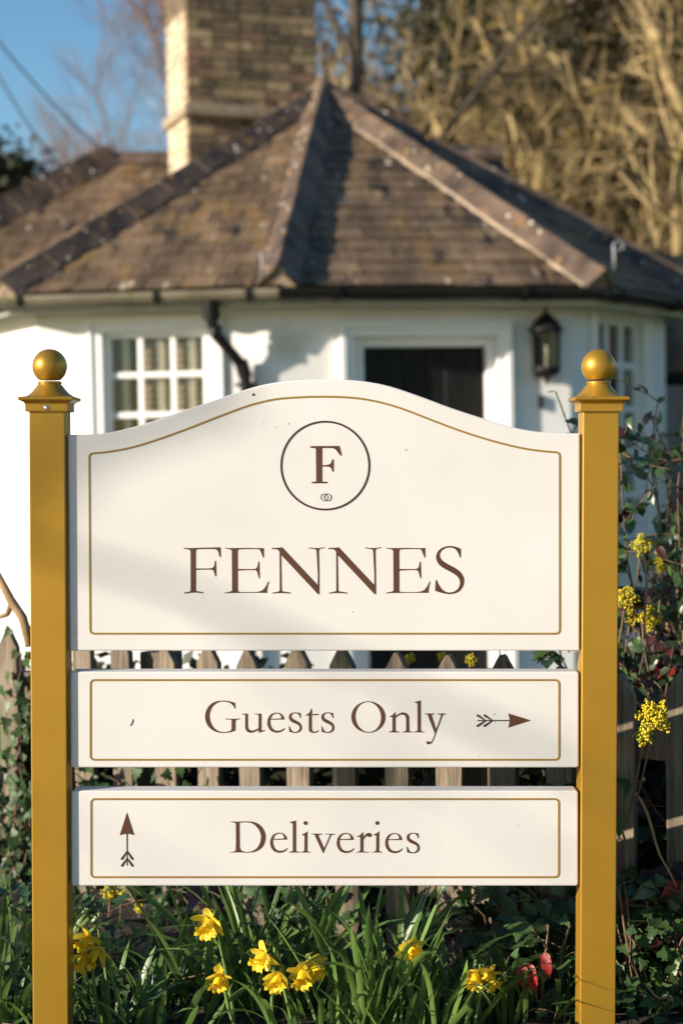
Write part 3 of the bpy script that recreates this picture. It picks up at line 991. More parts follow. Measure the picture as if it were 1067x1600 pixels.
bx0, bx1 = 108, 905.5
b1 = board(densify(CTOP)[0:] + [(905.0, 1017), (110, 1017)], False, label='arched top board with round emblem and name lettering')
b2 = board([(111, 1049.5), (904, 1049.5), (904, 1199.5), (111, 1199.5)], True, label='middle board with Guests Only lettering')
b3 = board([(112, 1235.5), (903, 1235.5), (903, 1384.5), (112, 1384.5)], True, label='bottom board with Deliveries lettering')
LTOP = [(139.4, 708.4), (170.9, 705.8), (210, 698.2), (257.5, 683.2), (304.7, 665.6), (352, 647.2), (391.3, 633), (430, 623.9), (470, 620.6), (509.4, 619.8), (551, 621.5), (586.6, 627), (626, 637.9), (673, 656), (720.5, 673.7), (767.7, 688.6), (811, 699.4), (846.5, 704.8), (873.5, 706.6)]
border(rounded_rect(140, 0, 874, 990, 6, top=densify(LTOP, 3), xb0=141.5, xb1=874), b1)
border(rounded_rect(142, 1062.5, 873, 1187, 6), b2)
border(rounded_rect(143, 1248.5, 872.5, 1370.5, 6), b3)

# emblem
c_em = (428 + 534 / 6.669, 648 + 530 / 6.669)
circ = [(c_em[0] + 68.6 * math.cos(t), c_em[1] + 68.6 * math.sin(t)) for t in np.linspace(0, 2 * math.pi, 96, endpoint=False)]
filled('emblem_ring', stroke([(lambda v: (v.x, v.z))(S(x, y, BF)) for x, y in circ], 3.0 * PXM, True), M['darkbrown'], b1)
for cx in (525, 560):
    cc = [(428 + (cx + 36 * math.cos(t)) / 6.669, 648 + (861 + 37.5 * math.sin(t)) / 6.669) for t in np.linspace(0, 2 * math.pi, 48, endpoint=False)]
    filled('linked_ring', stroke([(lambda v: (v.x, v.z))(S(x, y, BF)) for x, y in cc], .85 * PXM, True), M['darkbrown'], b1, thick=.0007 if cx < 540 else .0009)
O1, K1 = (428, 648), 6.669
letter("379,326 680,325 705,424 690,425 ~662,388 ~636,360 ~605,348 |~560,346 500,347 500,525 ~545,523 ~588,508 605,466 620,466 620,592 606,592 ~597,562 ~578,545 ~550,540 500,540 500,686 ~507,695 ~525,697 555,698 555,714 394,714 394,699 ~420,698 ~435,695 440,686 436,362 ~428,350 ~410,346 380,345", O1, K1, b1)
# FENNES
KF = 6.669
gF = "50,105 ~80,108 ~120,108 ~200,106 ~300,103 430,100 433,198 421,200 ~412,162 ~395,130 ~360,119 ~270,118 ~195,121 ~178,129 172,150 172,320 ~270,321 ~330,318 ~358,305 ~368,278 373,241 382,241 386,403 376,403 ~367,370 ~355,343 ~332,334 ~260,333 173,337 173,540 ~180,556 ~212,561 ~240,566 253,573 250,581 ~200,574 ~150,572 ~100,577 53,583 51,574 ~90,565 ~113,560 121,545 120,152 ~115,134 ~92,123 50,115"
gE = "475,105 ~510,109 ~560,108 ~700,107 ~800,109 880,108 880,207 873,207 ~856,162 ~842,132 ~822,121 ~720,119 ~640,121 ~615,126 608,150 609,325 ~700,327 ~780,326 ~805,317 ~818,290 824,250 833,250 837,425 831,425 ~820,387 ~808,351 ~784,338 ~700,339 609,343 609,545 ~615,560 ~640,566 ~740,567 ~815,564 ~868,546 ~905,502 926,455 934,458 ~922,500 ~915,540 914,575 ~760,574 ~560,576 475,580 474,572 ~528,563 552,550 549,150 ~543,130 ~520,121 475,112"
gN = "33,105 ~80,106 138,100 508,494 510,400 499,180 ~495,140 ~483,122 418,112 417,101 ~460,107 ~520,107 578,100 578,109 ~545,112 ~524,122 519,150 523,350 525,590 512,590 132,184 126,190 133,540 ~140,556 ~180,565 226,571 225,583 ~130,577 40,582 39,572 ~85,565 ~108,556 114,540 112,160 ~105,138 ~80,122 33,118"
gS = "995,116 995,205 986,206 ~972,165 ~942,122 ~890,104 ~835,110 ~790,142 ~776,188 ~800,234 ~862,276 ~940,318 ~1000,370 ~1028,432 ~1020,500 ~982,555 ~925,582 ~860,587 ~790,574 729,553 735,442 745,442 ~766,490 ~802,540 ~850,567 ~908,568 ~960,540 ~987,490 ~980,432 ~940,387 ~870,346 ~800,306 ~757,262 ~740,205 ~755,150 ~802,106 ~870,87 ~940,94"
letter(gF, (280, 840), KF, b1)
letter(gE, (280, 840), KF, b1)
letter(gN, (420, 840), KF, b1)
letter(gN, (420, 840), KF, b1, dx=88.2)
letter(gE, (280, 840), KF, b1, dx=251.8)
letter(gS, (570, 840), KF, b1)
# Guests Only
KG = 8.892
gG = "462,160 468,243 460,241 ~440,202 ~400,166 ~340,147 ~260,145 ~190,176 ~140,230 ~112,310 ~112,380 ~138,460 ~190,525 ~260,560 ~335,565 ~388,553 ~413,535 417,500 418,412 ~408,396 332,390 332,380 ~430,382 534,380 534,389 ~492,393 ~474,401 468,420 468,532 ~462,546 ~400,568 ~310,578 ~220,570 ~128,523 ~70,445 ~50,360 ~65,270 ~115,192 ~190,145 ~290,130 ~385,138"
gu = "560,310 640,311 641,480 ~650,518 ~675,540 ~710,545 ~750,533 790,512 793,345 ~788,328 ~765,321 727,317 726,310 828,311 828,544 877,542 876,551 795,575 791,535 ~740,560 ~690,576 ~640,565 ~612,525 ~606,470 607,345 ~600,327 560,318"
ge = "873,371 678,373 ~680,430 ~700,483 ~740,518 ~790,526 ~838,514 875,488 881,493 ~850,528 ~805,549 ~752,553 ~692,530 ~652,475 ~640,412 ~655,345 ~697,295 ~762,275 ~820,286 ~858,322"
geh = "684,362 829,356 ~830,328 ~810,299 ~770,287 ~725,299 ~696,328"
gs = "392,302 398,370 390,372 ~379,340 ~355,313 ~315,304 ~281,316 ~266,345 ~281,377 ~330,405 ~384,440 ~410,490 ~404,536 ~370,568 ~320,579 ~280,575 240,565 233,490 241,488 ~256,522 ~282,555 ~320,566 ~360,551 ~381,515 ~374,480 ~340,456 ~286,433 ~246,400 ~233,360 ~246,321 ~281,299 ~330,293"
gt_ = "543,240 551,242 551,318 641,314 640,331 548,333 549,518 ~558,547 ~580,560 ~610,557 642,541 648,546 ~615,571 ~570,578 ~530,569 ~513,545 510,500 511,336 465,337 464,330 ~500,312 ~525,284"
letter(gG, (315, 1080), KG, b2)
letter(gu, (315, 1080), KG, b2)
letter(ge, (350, 1270), KG, b2, dx=-4.3, dy=-187.6, holes=(geh,))
letter(gs, (425, 1080), KG, b2)
letter(gt_, (425, 1080), KG, b2)
letter(gs, (425, 1080), KG, b2, dx=50.7)
KO = 6.669
def ell(cx, cy, rx, ry, tilt):
    ct, st_ = math.cos(tilt), math.sin(tilt)
    return [(cx + rx * math.cos(t) * ct - ry * math.sin(t) * st_, cy + rx * math.cos(t) * st_ + ry * math.sin(t) * ct) for t in np.linspace(0, 2 * math.pi, 64, endpoint=False)]
letter(ell(234.5, 268, 176, 164, 0), (540, 1080), KO, b2, holes=(ell(233, 268, 134, 157, -.16),))
gn = "512,218 517,222 516,262 ~550,236 ~590,220 ~630,229 ~654,260 657,300 659,402 ~665,415 693,421 693,428 590,428 590,421 ~620,415 628,400 628,292 ~619,258 ~590,243 ~555,249 516,276 516,402 ~525,415 556,421 556,428 448,428 448,421 ~477,415 486,402 486,284 ~480,270 457,268 457,262 ~488,245"
gl = "778,96 779,402 ~786,415 817,421 817,428 707,428 707,421 ~739,415 747,402 747,140 ~740,124 714,118 715,112"
gy = "823,232 922,232 922,240 ~897,243 893,254 940,400 988,262 ~986,246 955,240 954,232 1040,232 1040,240 ~1015,244 1004,258 921,480 ~900,526 ~880,547 ~858,553 ~842,545 ~838,533 ~848,521 ~870,523 ~888,525 ~902,506 927,442 858,262 ~850,246 823,239"
letter(gn, (540, 1080), KO, b2)
letter(gl, (540, 1080), KO, b2)
letter(gy, (540, 1080), KO, b2)
# Deliveries
gD = "98,115 ~170,122 ~210,121 ~300,118 ~400,123 ~480,155 ~545,226 ~575,320 ~560,420 ~510,494 ~430,539 ~340,552 ~280,551 ~170,548 90,551 90,544 ~143,535 163,518 167,400 165,157 ~150,138 98,124"
gDh = "213,150 ~226,136 ~300,130 ~390,146 ~460,201 ~505,280 ~512,360 ~490,440 ~440,504 ~360,539 ~280,538 ~233,515 216,470"
gi = "222,257 220,516 ~228,534 268,544 268,550 122,550 122,544 ~163,536 182,518 184,337 ~176,316 143,308 143,302 ~185,284"
gv = "278,287 428,290 427,300 ~384,303 375,318 455,494 530,322 ~528,304 470,298 469,290 604,291 603,300 ~562,306 545,322 441,562 335,330 ~318,303 278,295"
gr = "150,265 152,345 ~180,306 ~215,281 ~250,281 ~268,300 ~262,325 ~240,337 ~215,326 ~190,326 153,370 152,516 ~163,535 237,544 237,550 55,550 55,544 ~93,537 113,518 113,347 ~104,334 63,332 63,326 ~110,307"
letter(gD, (350, 1270), KG, b3, holes=(gDh,))
letter(ge, (350, 1270), KG, b3, holes=(geh,))
letter(gl, (540, 1080), KO, b3, dx=-194.6, dy=187.7)
dot = lambda cx, cy, r=27: [(cx + r * math.cos(t), cy + r * math.sin(t)) for t in np.linspace(0, 2 * math.pi, 24, endpoint=False)]
def letter_i(dx):
    letter(gi, (455, 1270), KG, b3, dx=dx, holes=(dot(197, 141),))
letter_i(0); letter_i(111.9)
letter(gv, (455, 1270), KG, b3)
letter(ge, (350, 1270), KG, b3, dx=103.9, dy=.4, holes=(geh,))
letter(gr, (550, 1270), KG, b3)
letter(ge, (350, 1270), KG, b3, dx=179.5, dy=.6, holes=(geh,))
letter(gs, (425, 1080), KG, b3, dx=183.8, dy=188.1)


def arrow(head, shaft, feathers, org, sc, parent):
    f = lambda p: (lambda v: (v.x, v.z))(S(org[0] + p[0] / sc, org[1] + p[1] / sc, BF))
    filled('arrow_head', [[f(p) for p in catmull(path(head))]], M['brown'], parent)
    filled('arrow_shaft', [[f(p) for p in shaft]], M['darkbrown'], parent, thick=.0005)
    for tip, end, r in feathers:
        d = Vector((end[0] - tip[0], end[1] - tip[1])); L_ = d.length; d.normalize(); nn_ = Vector((-d.y, d.x))
        pts = [Vector(tip) + nn_ * r * .45]
        a0 = math.atan2(nn_.y, nn_.x)
        pts += [Vector(end) + Vector((math.cos(a0 - math.pi * k / 8), math.sin(a0 - math.pi * k / 8))) * r for k in range(9)]
        pts += [Vector(tip) - nn_ * r * .45, Vector(tip) - d * r * .4]
        filled('arrow_feather', [[f(p) for p in pts]], M['darkbrown'], parent, thick=.0009)


arrow("565,218 880,315 565,416 ~582,318", [(138, 311), (590, 311), (590, 326), (138, 326)],
      [((338, 314), (236, 246), 15), ((338, 324), (236, 392), 15), ((242, 314), (140, 246), 15), ((242, 324), (140, 392), 15)], (730, 1090), 8.892, b2)
arrow("457,155 640,718 ~460,683 280,718", [(448, 670), (478, 670), (476, 1480), (452, 1480)],
      [((456, 1125), (334, 1308), 27), ((468, 1125), (592, 1308), 27), ((456, 1300), (336, 1478), 27), ((468, 1300), (592, 1478), 27)], (170, 1260), 16, b3)

for (x, y, r) in [(396, 617, 2.2), (634, 703, .9), (659, 612, .8), (451, 662, .8), (118, 990, 1.0), (551, 956, .8), (772, 1116, .8), (773, 1128, .6), (432, 668, .6)]:
    p = S(x, y, BF)
    filled('speck', [[(p.x + r * PXM * rng.uniform(.6, 1.2) * math.cos(t), p.z + r * PXM * rng.uniform(.6, 1.2) * math.sin(t)) for t in np.linspace(0, 6.28, 9, endpoint=False)]], M['speck'], b1 if y < 1020 else b2)
pts = [(lambda v: (v.x, v.z))(S(190 + x / 26.67, 1100 + y / 26.67, BF)) for x, y in ((485, 635), (480, 700), (462, 770), (430, 830), (375, 905))]
filled('dirt_mark', stroke(pts, 1.6 * PXM, False), M['speck'], b2)

# posts
for xc, lab in ((xL, 'left post'), (xR, 'right post')):
    zt = S(75 if xc < 0 else 937, 645, 0).z
    mb = MB()
    mb.box(xc - PW, xc + PW, 0, 2 * PW, -.25, zt + .01)
    po = mb.obj('post', M['gold'], sign, local=True)
    bevel(po, .0025, 3)
    po['label'] = 'gold ' + lab
    zc = lambda y: S(75 if xc < 0 else 937, y, 0).z
    z0, z1, z2, z3 = zc(643.5), zc(631.5), zc(626), zc(620)
    def sq(mb, prof):
        V = []
        for h, z in prof: V += [(xc - h, PW - h, z), (xc + h, PW - h, z), (xc + h, PW + h, z), (xc - h, PW + h, z)]
        F = [(3, 2, 1, 0)] + [(4 * j + i, 4 * j + (i + 1) % 4, 4 * j + 4 + (i + 1) % 4, 4 * j + 4 + i) for j in range(len(prof) - 1) for i in range(4)] + [tuple(4 * (len(prof) - 1) + i for i in range(4))]
        mb.add(V, F)
    mb = MB(); sq(mb, [(.0385, z0 + .002), (.0435, z0), (.0445, z0 + .003), (.0445, z1), (.047, z1 + .004), (.052, z1 + .0065), (.056, z2 + .001), (.0572, z2 + .003), (.0572, z3 - .003), (.055, z3), (.02, z3 + .004)])
    cap = mb.obj('post_cap', M['gold'], po, local=True)
    bevel(cap, .0018, 2, 25)
    k = PXM
    ct = (xc, PW, zc(571) - .0)
    zb = lambda y: (571 - y) * k
    r = 27.2 * k
    prof = [(41.5 * k, zb(620)), (36 * k, zb(617.5)), (30 * k, zb(613.5)), (24.5 * k, zb(607.5)), (20.5 * k, zb(602)), (18 * k, zb(599.5)), (17.2 * k, zb(599)), (18.8 * k, zb(598)), (19.1 * k, zb(596.8)), (18.6 * k, zb(595.2)), (17 * k, zb(594.6))]
    a0 = math.asin(17 / 27.2)
    fin = MB(); fin.lathe(prof, ct, 40); fo = fin.obj('finial_neck', M['gold'], po, smooth=True, local=True)
    ball = MB(); ball.lathe([(r * math.sin(math.pi - a0 * .98 - (math.pi - a0 * .98) * j / 28), r * math.cos(math.pi - a0 * .98 - (math.pi - a0 * .98) * j / 28)) for j in range(29)], ct, 40)
    ball.obj('ball_finial', M['gold'], po, smooth=True, local=True)
    if xc < 0:
        s_ = S(73.2, 637, -.0075)
        sm = MB(); sm.lathe([(.0, .0020), (.0016, .0020), (.0018, .0008), (.0045, .0022), (.0052, .0012), (.0052, -.004)], (0, 0, 0), 16)
        V = [(s_.x + x, PW - .0445 - z, s_.z + y) for x, y, z in sm.V]
        mk('screw', V, sm.F, M['screw'], po, smooth=True, local=True)

# ------------------------------------------------------------------ fence
FZ0 = 4.5
def fp(nn_):                       # picket number to fence line (front faces), x and y
    return Vector((-.2876 + .12645 * nn_, 1.0 - .0891 * nn_, 0))


fdir = (fp(1) - fp(0)).normalized()
fnor = Vector((fdir.y, -fdir.x, 0))  # towards the camera
fence = empty('picket_fence', (0, 1.0, 0), 'weathered wooden picket fence running diagonally behind the sign', 'fence')
pitch = (fp(1) - fp(0)).length
for i in range(-11, 12):
    p = fp(i)
    w_ = .074 + rng.uniform(-.005, .006); h_ = .79 + rng.uniform(-.018, .018); g = ground_z(p.x, p.y)
    th = .021; ln_ = rng.uniform(-.012, .012)
    def q(a, z, o): return p + fdir * (a + ln_ * z) + fnor * o + Vector((0, 0, z))
    sh = .052
    out = [(0, g + .03), (w_, g + .03), (w_, h_ - sh), (w_ * .60, h_ - .004), (w_ * .5, h_), (w_ * .40, h_ - .004), (0, h_ - sh)]
    V = [q(a, z, 0) for a, z in out] + [q(a, z, -th) for a, z in out]
    n_ = len(out)
    F = [tuple(range(n_)), tuple(range(2 * n_ - 1, n_ - 1, -1))] + [(k, n_ + k, n_ + (k + 1) % n_, (k + 1) % n_) for k in range(n_)]
    bevel(mk('picket', V, F, M['wood'], fence), .003, 2)
for z in (.22, .62):
    mb = MB(); a, b = fp(-11.3) - fnor * .023, fp(12) - fnor * .023
    mb.hexa([a + Vector((0, 0, z - .04)), b + Vector((0, 0, z - .04)), b - fnor * .04 + Vector((0, 0, z - .04)), a - fnor * .04 + Vector((0, 0, z - .04)), a + Vector((0, 0, z + .04)), b + Vector((0, 0, z + .04)), b - fnor * .04 + Vector((0, 0, z + .04)), a - fnor * .04 + Vector((0, 0, z + .04))])
    mb.obj('rail', M['wood'], fence)
for i in (-9.4, -2.4, 4.6, 11.4):
    p = fp(i) - fnor * .066; mb = MB()
    c = [p + fdir * a - fnor * o for a, o in ((-.045, 0), (.045, 0), (.045, .09), (-.045, .09))]
    mb.hexa([v + Vector((0, 0, -.3)) for v in c] + [v + Vector((0, 0, .74)) for v in c])
    bevel(mb.obj('fence_post', M['wood'], fence), .004, 1)
# ------------------------------------------------------------------ plants
def leaf_mesh(name, outline, fold=.18, curl=.15, m=None):
    """half outline (x outwards, y along) mirrored about the midrib, folded and curled"""
    V = []; F = []
    n = len(outline)
    for i, o_ in enumerate(outline):
        x, y = o_[:2]
        zc = -curl * y * y
        V.append((0, y, zc)); V.append((x, y + (outline[i][2] if len(outline[i]) > 2 else 0), zc + fold * abs(x))); V.append((-x, y + (outline[i][2] if len(outline[i]) > 2 else 0), zc + fold * abs(x)))
    for i in range(n - 1):
        a, b = 3 * i, 3 * (i + 1)
        F += [(a, a + 1, b + 1, b), (a, b, b + 2, a + 2)]
    me = bpy.data.meshes.new(name)
    me.from_pydata(V, [], F); me.polygons.foreach_set('use_smooth', [True] * len(F)); me.materials.append(m); me.update()
    return me


IVY = [(.02, 0), (.36, .02, -.10), (.50, .16, -.02), (.33, .26), (.42, .44, .06), (.22, .52), (.14, .78), (.004, 1.02)]
IVYO = [leaf_mesh('ivy_leaf', IVY, f, c, M['ivy']) for f, c in ((.15, .2), (.28, .35), (.05, .1), (.2, -.12))]
MAHL = [(.02, 0), (.22, .06), (.30, .18), (.27, .25), (.34, .34), (.29, .42), (.33, .52), (.26, .60), (.27, .70), (.17, .78), (.10, .90), (.003, 1.05)]
MAHO = [leaf_mesh('leaflet', MAHL, f, c, M['mah']) for f, c in ((.3, .2), (.4, .35), (.2, -.1))]
MAHR = [leaf_mesh('leaflet', MAHL, f, c, M['mahred']) for f, c in ((.3, .25), (.4, .4))]
MAHX = [leaf_mesh('leaflet', [(q[0] * .72,) + tuple(q[1:]) for q in MAHL], f, c, M['red']) for f, c in ((.35, .3), (.45, .2))]


def place(name, me, parent, p, ydir, nrm, size):
    """leaf whose length runs along ydir and whose face looks along nrm"""
    y = Vector(ydir).normalized(); z = Vector(nrm); z = (z - y * z.dot(y)).normalized(); x = y.cross(z)
    W = Matrix.Translation(p) @ Matrix((x, y, z)).transposed().to_4x4() @ Matrix.Diagonal((size, size, size, 1))
    return link(name, me, parent, W)


def leafcloud(root, c, sz, m, r, name='crown'):
    n_ = len(c)
    a = r.normal(0, 1, (n_, 3)); a /= np.linalg.norm(a, axis=1)[:, None]
    b = np.cross(a, r.normal(0, 1, (n_, 3))); b /= np.linalg.norm(b, axis=1)[:, None]
    s_ = sz * r.uniform(.6, 1.3, n_)[:, None]
    V_ = np.stack([c - a * s_ * .5, c + b * s_ * .32, c + a * s_ * .6, c - b * s_ * .32], 1).reshape(-1, 3)
    F_ = np.arange(n_ * 4).reshape(-1, 4)
    return mknp(name, V_, F_, m, root, smooth=False)



def rv(s=1.0): return Vector((rng.gauss(0, s), rng.gauss(0, s), rng.gauss(0, s)))


def vine(parent, pts, rad=.003, m='twig', name='stem'):
    mb = MB(); mb.tube(pts, [rad * (1 - .5 * i / len(pts)) for i in range(len(pts))], 5)
    return mb.obj(name, M[m], parent, smooth=True)


def walk(p, d, n, step, wob, drift=Vector((0, 0, 0))):
    out = [Vector(p)]; d = Vector(d).normalized()
    for i in range(n):
        d = (d + rv(wob) + drift).normalized(); out.append(out[-1] + d * step)
    return out


def ivy(label, n0, n1, stems, zmax, off0, off1, size=(.022, .040), dens=3, low=.0, leaves=300):
    """ivy climbing the fence between picket numbers n0 and n1"""
    base = fp((n0 + n1) / 2)
    pl = empty('ivy', (base.x, base.y, 0), label, 'ivy', 'ivy climbing the fence')
    cnt = 0
    for k in range(stems):
        nn_ = n0 + (n1 - n0) * (k + rng.random()) / stems
        p = fp(nn_) + fnor * rng.uniform(off0, off1) + Vector((0, 0, low))
        top = zmax(nn_) * rng.uniform(.55, 1.05) if callable(zmax) else zmax * rng.uniform(.5, 1.05)
        steps = max(3, int((top - low) / .05))
        pts = walk(p, (rng.gauss(0, .25), 0, 1), steps, .052, .22, Vector((0, 0, .05)))
        pts = [q - fnor * max(0, 0) for q in pts]
        vine(pl, pts, .0028)
        for q in pts:
            for j in range(dens):
                if cnt >= leaves: break
                if rng.random() < .15: continue
                o = q + Vector((rng.gauss(0, .028), rng.gauss(0, .02), rng.gauss(0, .028))) + fnor * .012
                d = Vector((rng.gauss(0, .6), 0, -1 + rng.gauss(0, .4)))
                if o.y < .13 and abs(o.x) < .66: continue
                place('ivy_leaf', rng.choice(IVYO), pl, o, d, fnor * 1.0 + Vector((0, 0, .45)) + rv(.42), rng.uniform(*size)); cnt += 1
    return pl


for args in (('dense ivy hanging over the top of the fence at the left edge', -6.6, -5.1, 13, .86, -.03, .05),
             ('ivy on the pickets directly behind the left gold post', -5.6, -4.4, 9, .80, -.05, .04),
             ('bright ivy on the fence in the gaps just right of the left gold post', -4.4, -2.8, 12, .82, -.07, .02),
             ('ivy between the pickets below the left quarter of the boards', -2.8, -1.2, 11, .70, -.07, .0),
             ('ivy low on the fence behind the highest daffodil', -1.2, .6, 11, .40, -.07, .01),
             ('ivy low on the fence behind the middle of the daffodils', .6, 2.6, 9, .32, -.07, .01),
             ('large leaved ivy on the pickets below the right of the boards', 2.6, 4.2, 6, .60, -.08, -.02),
             ('ivy with shaded leaves on the fence just left of the right gold post', 4.2, 5.6, 7, .48, -.08, .0),
             ('ivy tangled low on the fence just right of the right gold post', 5.9, 7.4, 12, .50, .0, .12),
             ('ivy on the dark pickets at the lower right corner', 7.2, 9.2, 12, .55, .0, .12)):
    ivy(*args, dens=2, size=(.024, .044))

# ivy on the ground under the fence
def creeping(label, x0, x1, y0, y1, n):
    pl = empty('ivy', ((x0 + x1) / 2, (y0 + y1) / 2, 0), label, 'ivy', 'ivy creeping over the soil')
    for k in range(n // 14):
        p = Vector((rng.uniform(x0, x1), rng.uniform(y0, y1), .06))
        pts = walk(p, (rng.gauss(0, 1), rng.gauss(0, 1), .1), 9, .05, .3, Vector((0, 0, .02)))
        for q in pts: q.z = max(.05, min(.20, q.z)); q.y = max(.15, q.y)
        vine(pl, pts, .0022)
        for q in pts:
            for j in range(2):
                place('ivy_leaf', rng.choice(IVYO), pl, q + Vector((rng.gauss(0, .03), rng.gauss(0, .03), rng.uniform(0, .05))), Vector((rng.gauss(0, 1), rng.gauss(0, 1) - .4, rng.gauss(0, .3) - .3)), Vector((0, -.5, 1)) + rv(.4), rng.uniform(.022, .042))


creeping('ground ivy spreading left of the daffodils', -.95, -.25, .15, .9, 230)
creeping('ground ivy spreading under the red mahonia leaves', .25, .98, .1, .5, 230)


def mahonia(name_label, base, shoots, reds=.0, maroon=.2, leaf=(.045, .065), flowers=(), cat='shrub'):
    pl = empty('mahonia', base, name_label, cat, 'mahonia bushes at the fence')
    for sh in shoots:
        p, d, n, nl = sh[:4]
        rr = sh[4] if len(sh) > 4 else reds
        pts = walk(p, d, n, .06, .10, Vector((0, 0, .02)))
        for q in pts: q.y = max(q.y, .17)
        vine(pl, pts, .0045, 'twig')
        for i in range(max(1, n - nl), n + 1):
            q = pts[min(i, n)]
            a = rng.uniform(0, 6.28)
            ld = Vector((math.cos(a), math.sin(a) * .8 - .35, rng.uniform(-.1, .55))).normalized()
            L_ = rng.uniform(.14, .21)
            if q.y + ld.y * L_ < .24: ld = Vector((ld.x, abs(ld.y) + .15, ld.z)).normalized()
            rp = [q + ld * (L_ * t) + Vector((0, 0, -.05 * t * t)) for t in np.linspace(0, 1, 6)]
            vine(pl, rp, .0018, 'twig', 'leaf_stalk')
            side = ld.cross(Vector((0, 0, 1))).normalized(); up = side.cross(ld).normalized()
            kind = rng.random()
            ms = MAHX if kind < rr else MAHR if kind < rr + maroon else MAHO
            for t in (2, 3, 4):
                for s_ in (-1, 1):
                    place('leaflet', rng.choice(ms), pl, rp[t], side * s_ + ld * .45 + Vector((0, 0, -.35)) + rv(.15), up + Vector((0, -.4, 0)) + rv(.3), rng.uniform(*leaf))
            place('leaflet', rng.choice(ms), pl, rp[5], ld + rv(.1), up + Vector((0, -.4, 0)) + rv(.2), rng.uniform(*leaf) * 1.05)
    for c, r, budfrac in flowers:
        V = []; F = []
        bud = MB(); yel = MB()
        n_ = int(620 * (r / .04) ** 1.7)
        for i in range(n_):
            v = rv(1).normalized(); lob = 1 + .35 * math.sin(v.x * 5 + c.x * 30) * math.cos(v.z * 4.5)
            rr_ = r * rng.uniform(.45, 1.0) * lob
            o = Vector(c) + Vector((v.x * rr_ * .95, v.y * rr_ * .8, v.z * rr_ * 1.05))
            s_ = rng.uniform(.0026, .0046) * (.75 if rng.random() < budfrac else 1)
            tgt = bud if rng.random() < budfrac else yel
            a = rv(1).normalized(); b = a.orthogonal().normalized(); e = a.cross(b)
            tgt.add([o + a * s_, o - a * s_, o + b * s_, o - b * s_, o + e * s_, o - e * s_], [(0, 2, 4), (0, 4, 3), (0, 3, 5), (0, 5, 2), (1, 4, 2), (1, 3, 4), (1, 5, 3), (1, 2, 5)])
        if bud.V: bud.obj('flower_buds', M['mahbud'], pl, smooth=True)
        yel.obj('flower_cluster', M['mahyel'], pl, smooth=True)
        vine(pl, [Vector(c) + Vector((0, .01, -.0)), Vector(c) + Vector((-.01, .03, -.09)), Vector(c) + Vector((-.03, .06, -.2))], .003)
    return pl


def shoots(n, x0, x1, y0, y1, z0, nn_, nl, rr=None, lean=.3):
    return [((rng.uniform(x0, x1), rng.uniform(y0, y1), z0), (rng.gauss(0, lean), rng.gauss(-.1, lean), 1), rng.randint(*nn_), nl) + ((rr,) if rr is not None else ()) for _ in range(n)]


# the big bush right of the sign
P_ = lambda x, y, Z: at(x, y, Z)
mahonia('tall mahonia bush with yellow flower clusters right of the right gold post', (.85, .35, 0),
        shoots(13, .62, 1.02, .16, .60, .05, (4, 12), 4), .015, .30, leaf=(.042, .064),
        flowers=[(P_(1021, 1120, 3.525), .034, .12), (P_(1006, 1150, 3.53), .02, .55)])
mahonia('mahonia bush behind the fence with blurred yellow blossom at the right edge', (1.0, 1.0, 0),
        shoots(13, .72, 1.35, .75, 1.4, .30, (6, 13), 6), .02, .30, leaf=(.036, .055),
        flowers=[(P_(978, 935, 4.3), .03, .2), (P_(1015, 965, 4.3), .034, .3), (P_(1003, 852, 4.5), .03, .5), (P_(1035, 880, 4.6), .026, .3), (P_(985, 965, 4.4), .02, .2)])
mahonia('small mahonia with dark leaflets at the foot of the right gold post', (.40, .2, 0),
        [(P_(850, 1590, 3.72), (-.1, -.1, 1), 4, 1, .0), (P_(870, 1560, 3.75), (.1, 0, 1), 3, 1, .0)], .0, .4, leaf=(.045, .06))
mahonia('green and bronze mahonia spray below the right end of the bottom board', (.33, .35, 0),
        [(P_(815, 1560, 3.85), (-.15, -.1, 1), 4, 2, 0.0), (P_(770, 1540, 3.88), (-.3, 0, 1), 3, 1, 0.0), (P_(840, 1500, 3.9), (.15, 0, 1), 3, 1, .0)], 0, .35, leaf=(.045, .065))
mahonia('dark mahonia growing through the gap behind the boards', (.1, .75, 0),
        shoots(5, -.02, .55, .6, .95, .2, (8, 10), 2), .06, .4, flowers=[(P_(640, 1029, 4.35), .016, .3), (P_(735, 1031, 4.3), .016, .3), (P_(690, 1026, 4.4), .012, .3)])
mahonia('small mahonia with maroon leaves behind the left daffodils', (-.5, .75, 0),
        [(P_(150, 1440, 4.2), (0, -.2, 1), 2, 1), (P_(310, 1440, 4.1), (0, -.2, 1), 2, 0)], .0, .55, flowers=[(P_(172, 1395, 4.4), .022, .2), (P_(190, 1398, 4.4), .016, .2), (P_(218, 1420, 4.5), .012, .2)])

r_ = np.random.default_rng(77)
th = empty('ivy_thicket', (.1, 1.1, -.02), 'dark low evergreen thicket filling the ground behind the picket fence', 'hedge')
n_ = 15000
tt = r_.uniform(-11, 11.5, n_); oo = r_.uniform(.12, .75, n_)
hz = (.56 + .07 * np.sin(tt * 2.3) + .05 * np.sin(tt * 5.1)) * r_.uniform(0, 1, n_) ** .6
pp = np.stack([-.2876 + .12645 * tt - fnor.x * oo, 1.0 - .0891 * tt - fnor.y * oo, hz], 1)
leafcloud(th, pp, .05, M['ever'], r_, 'foliage')
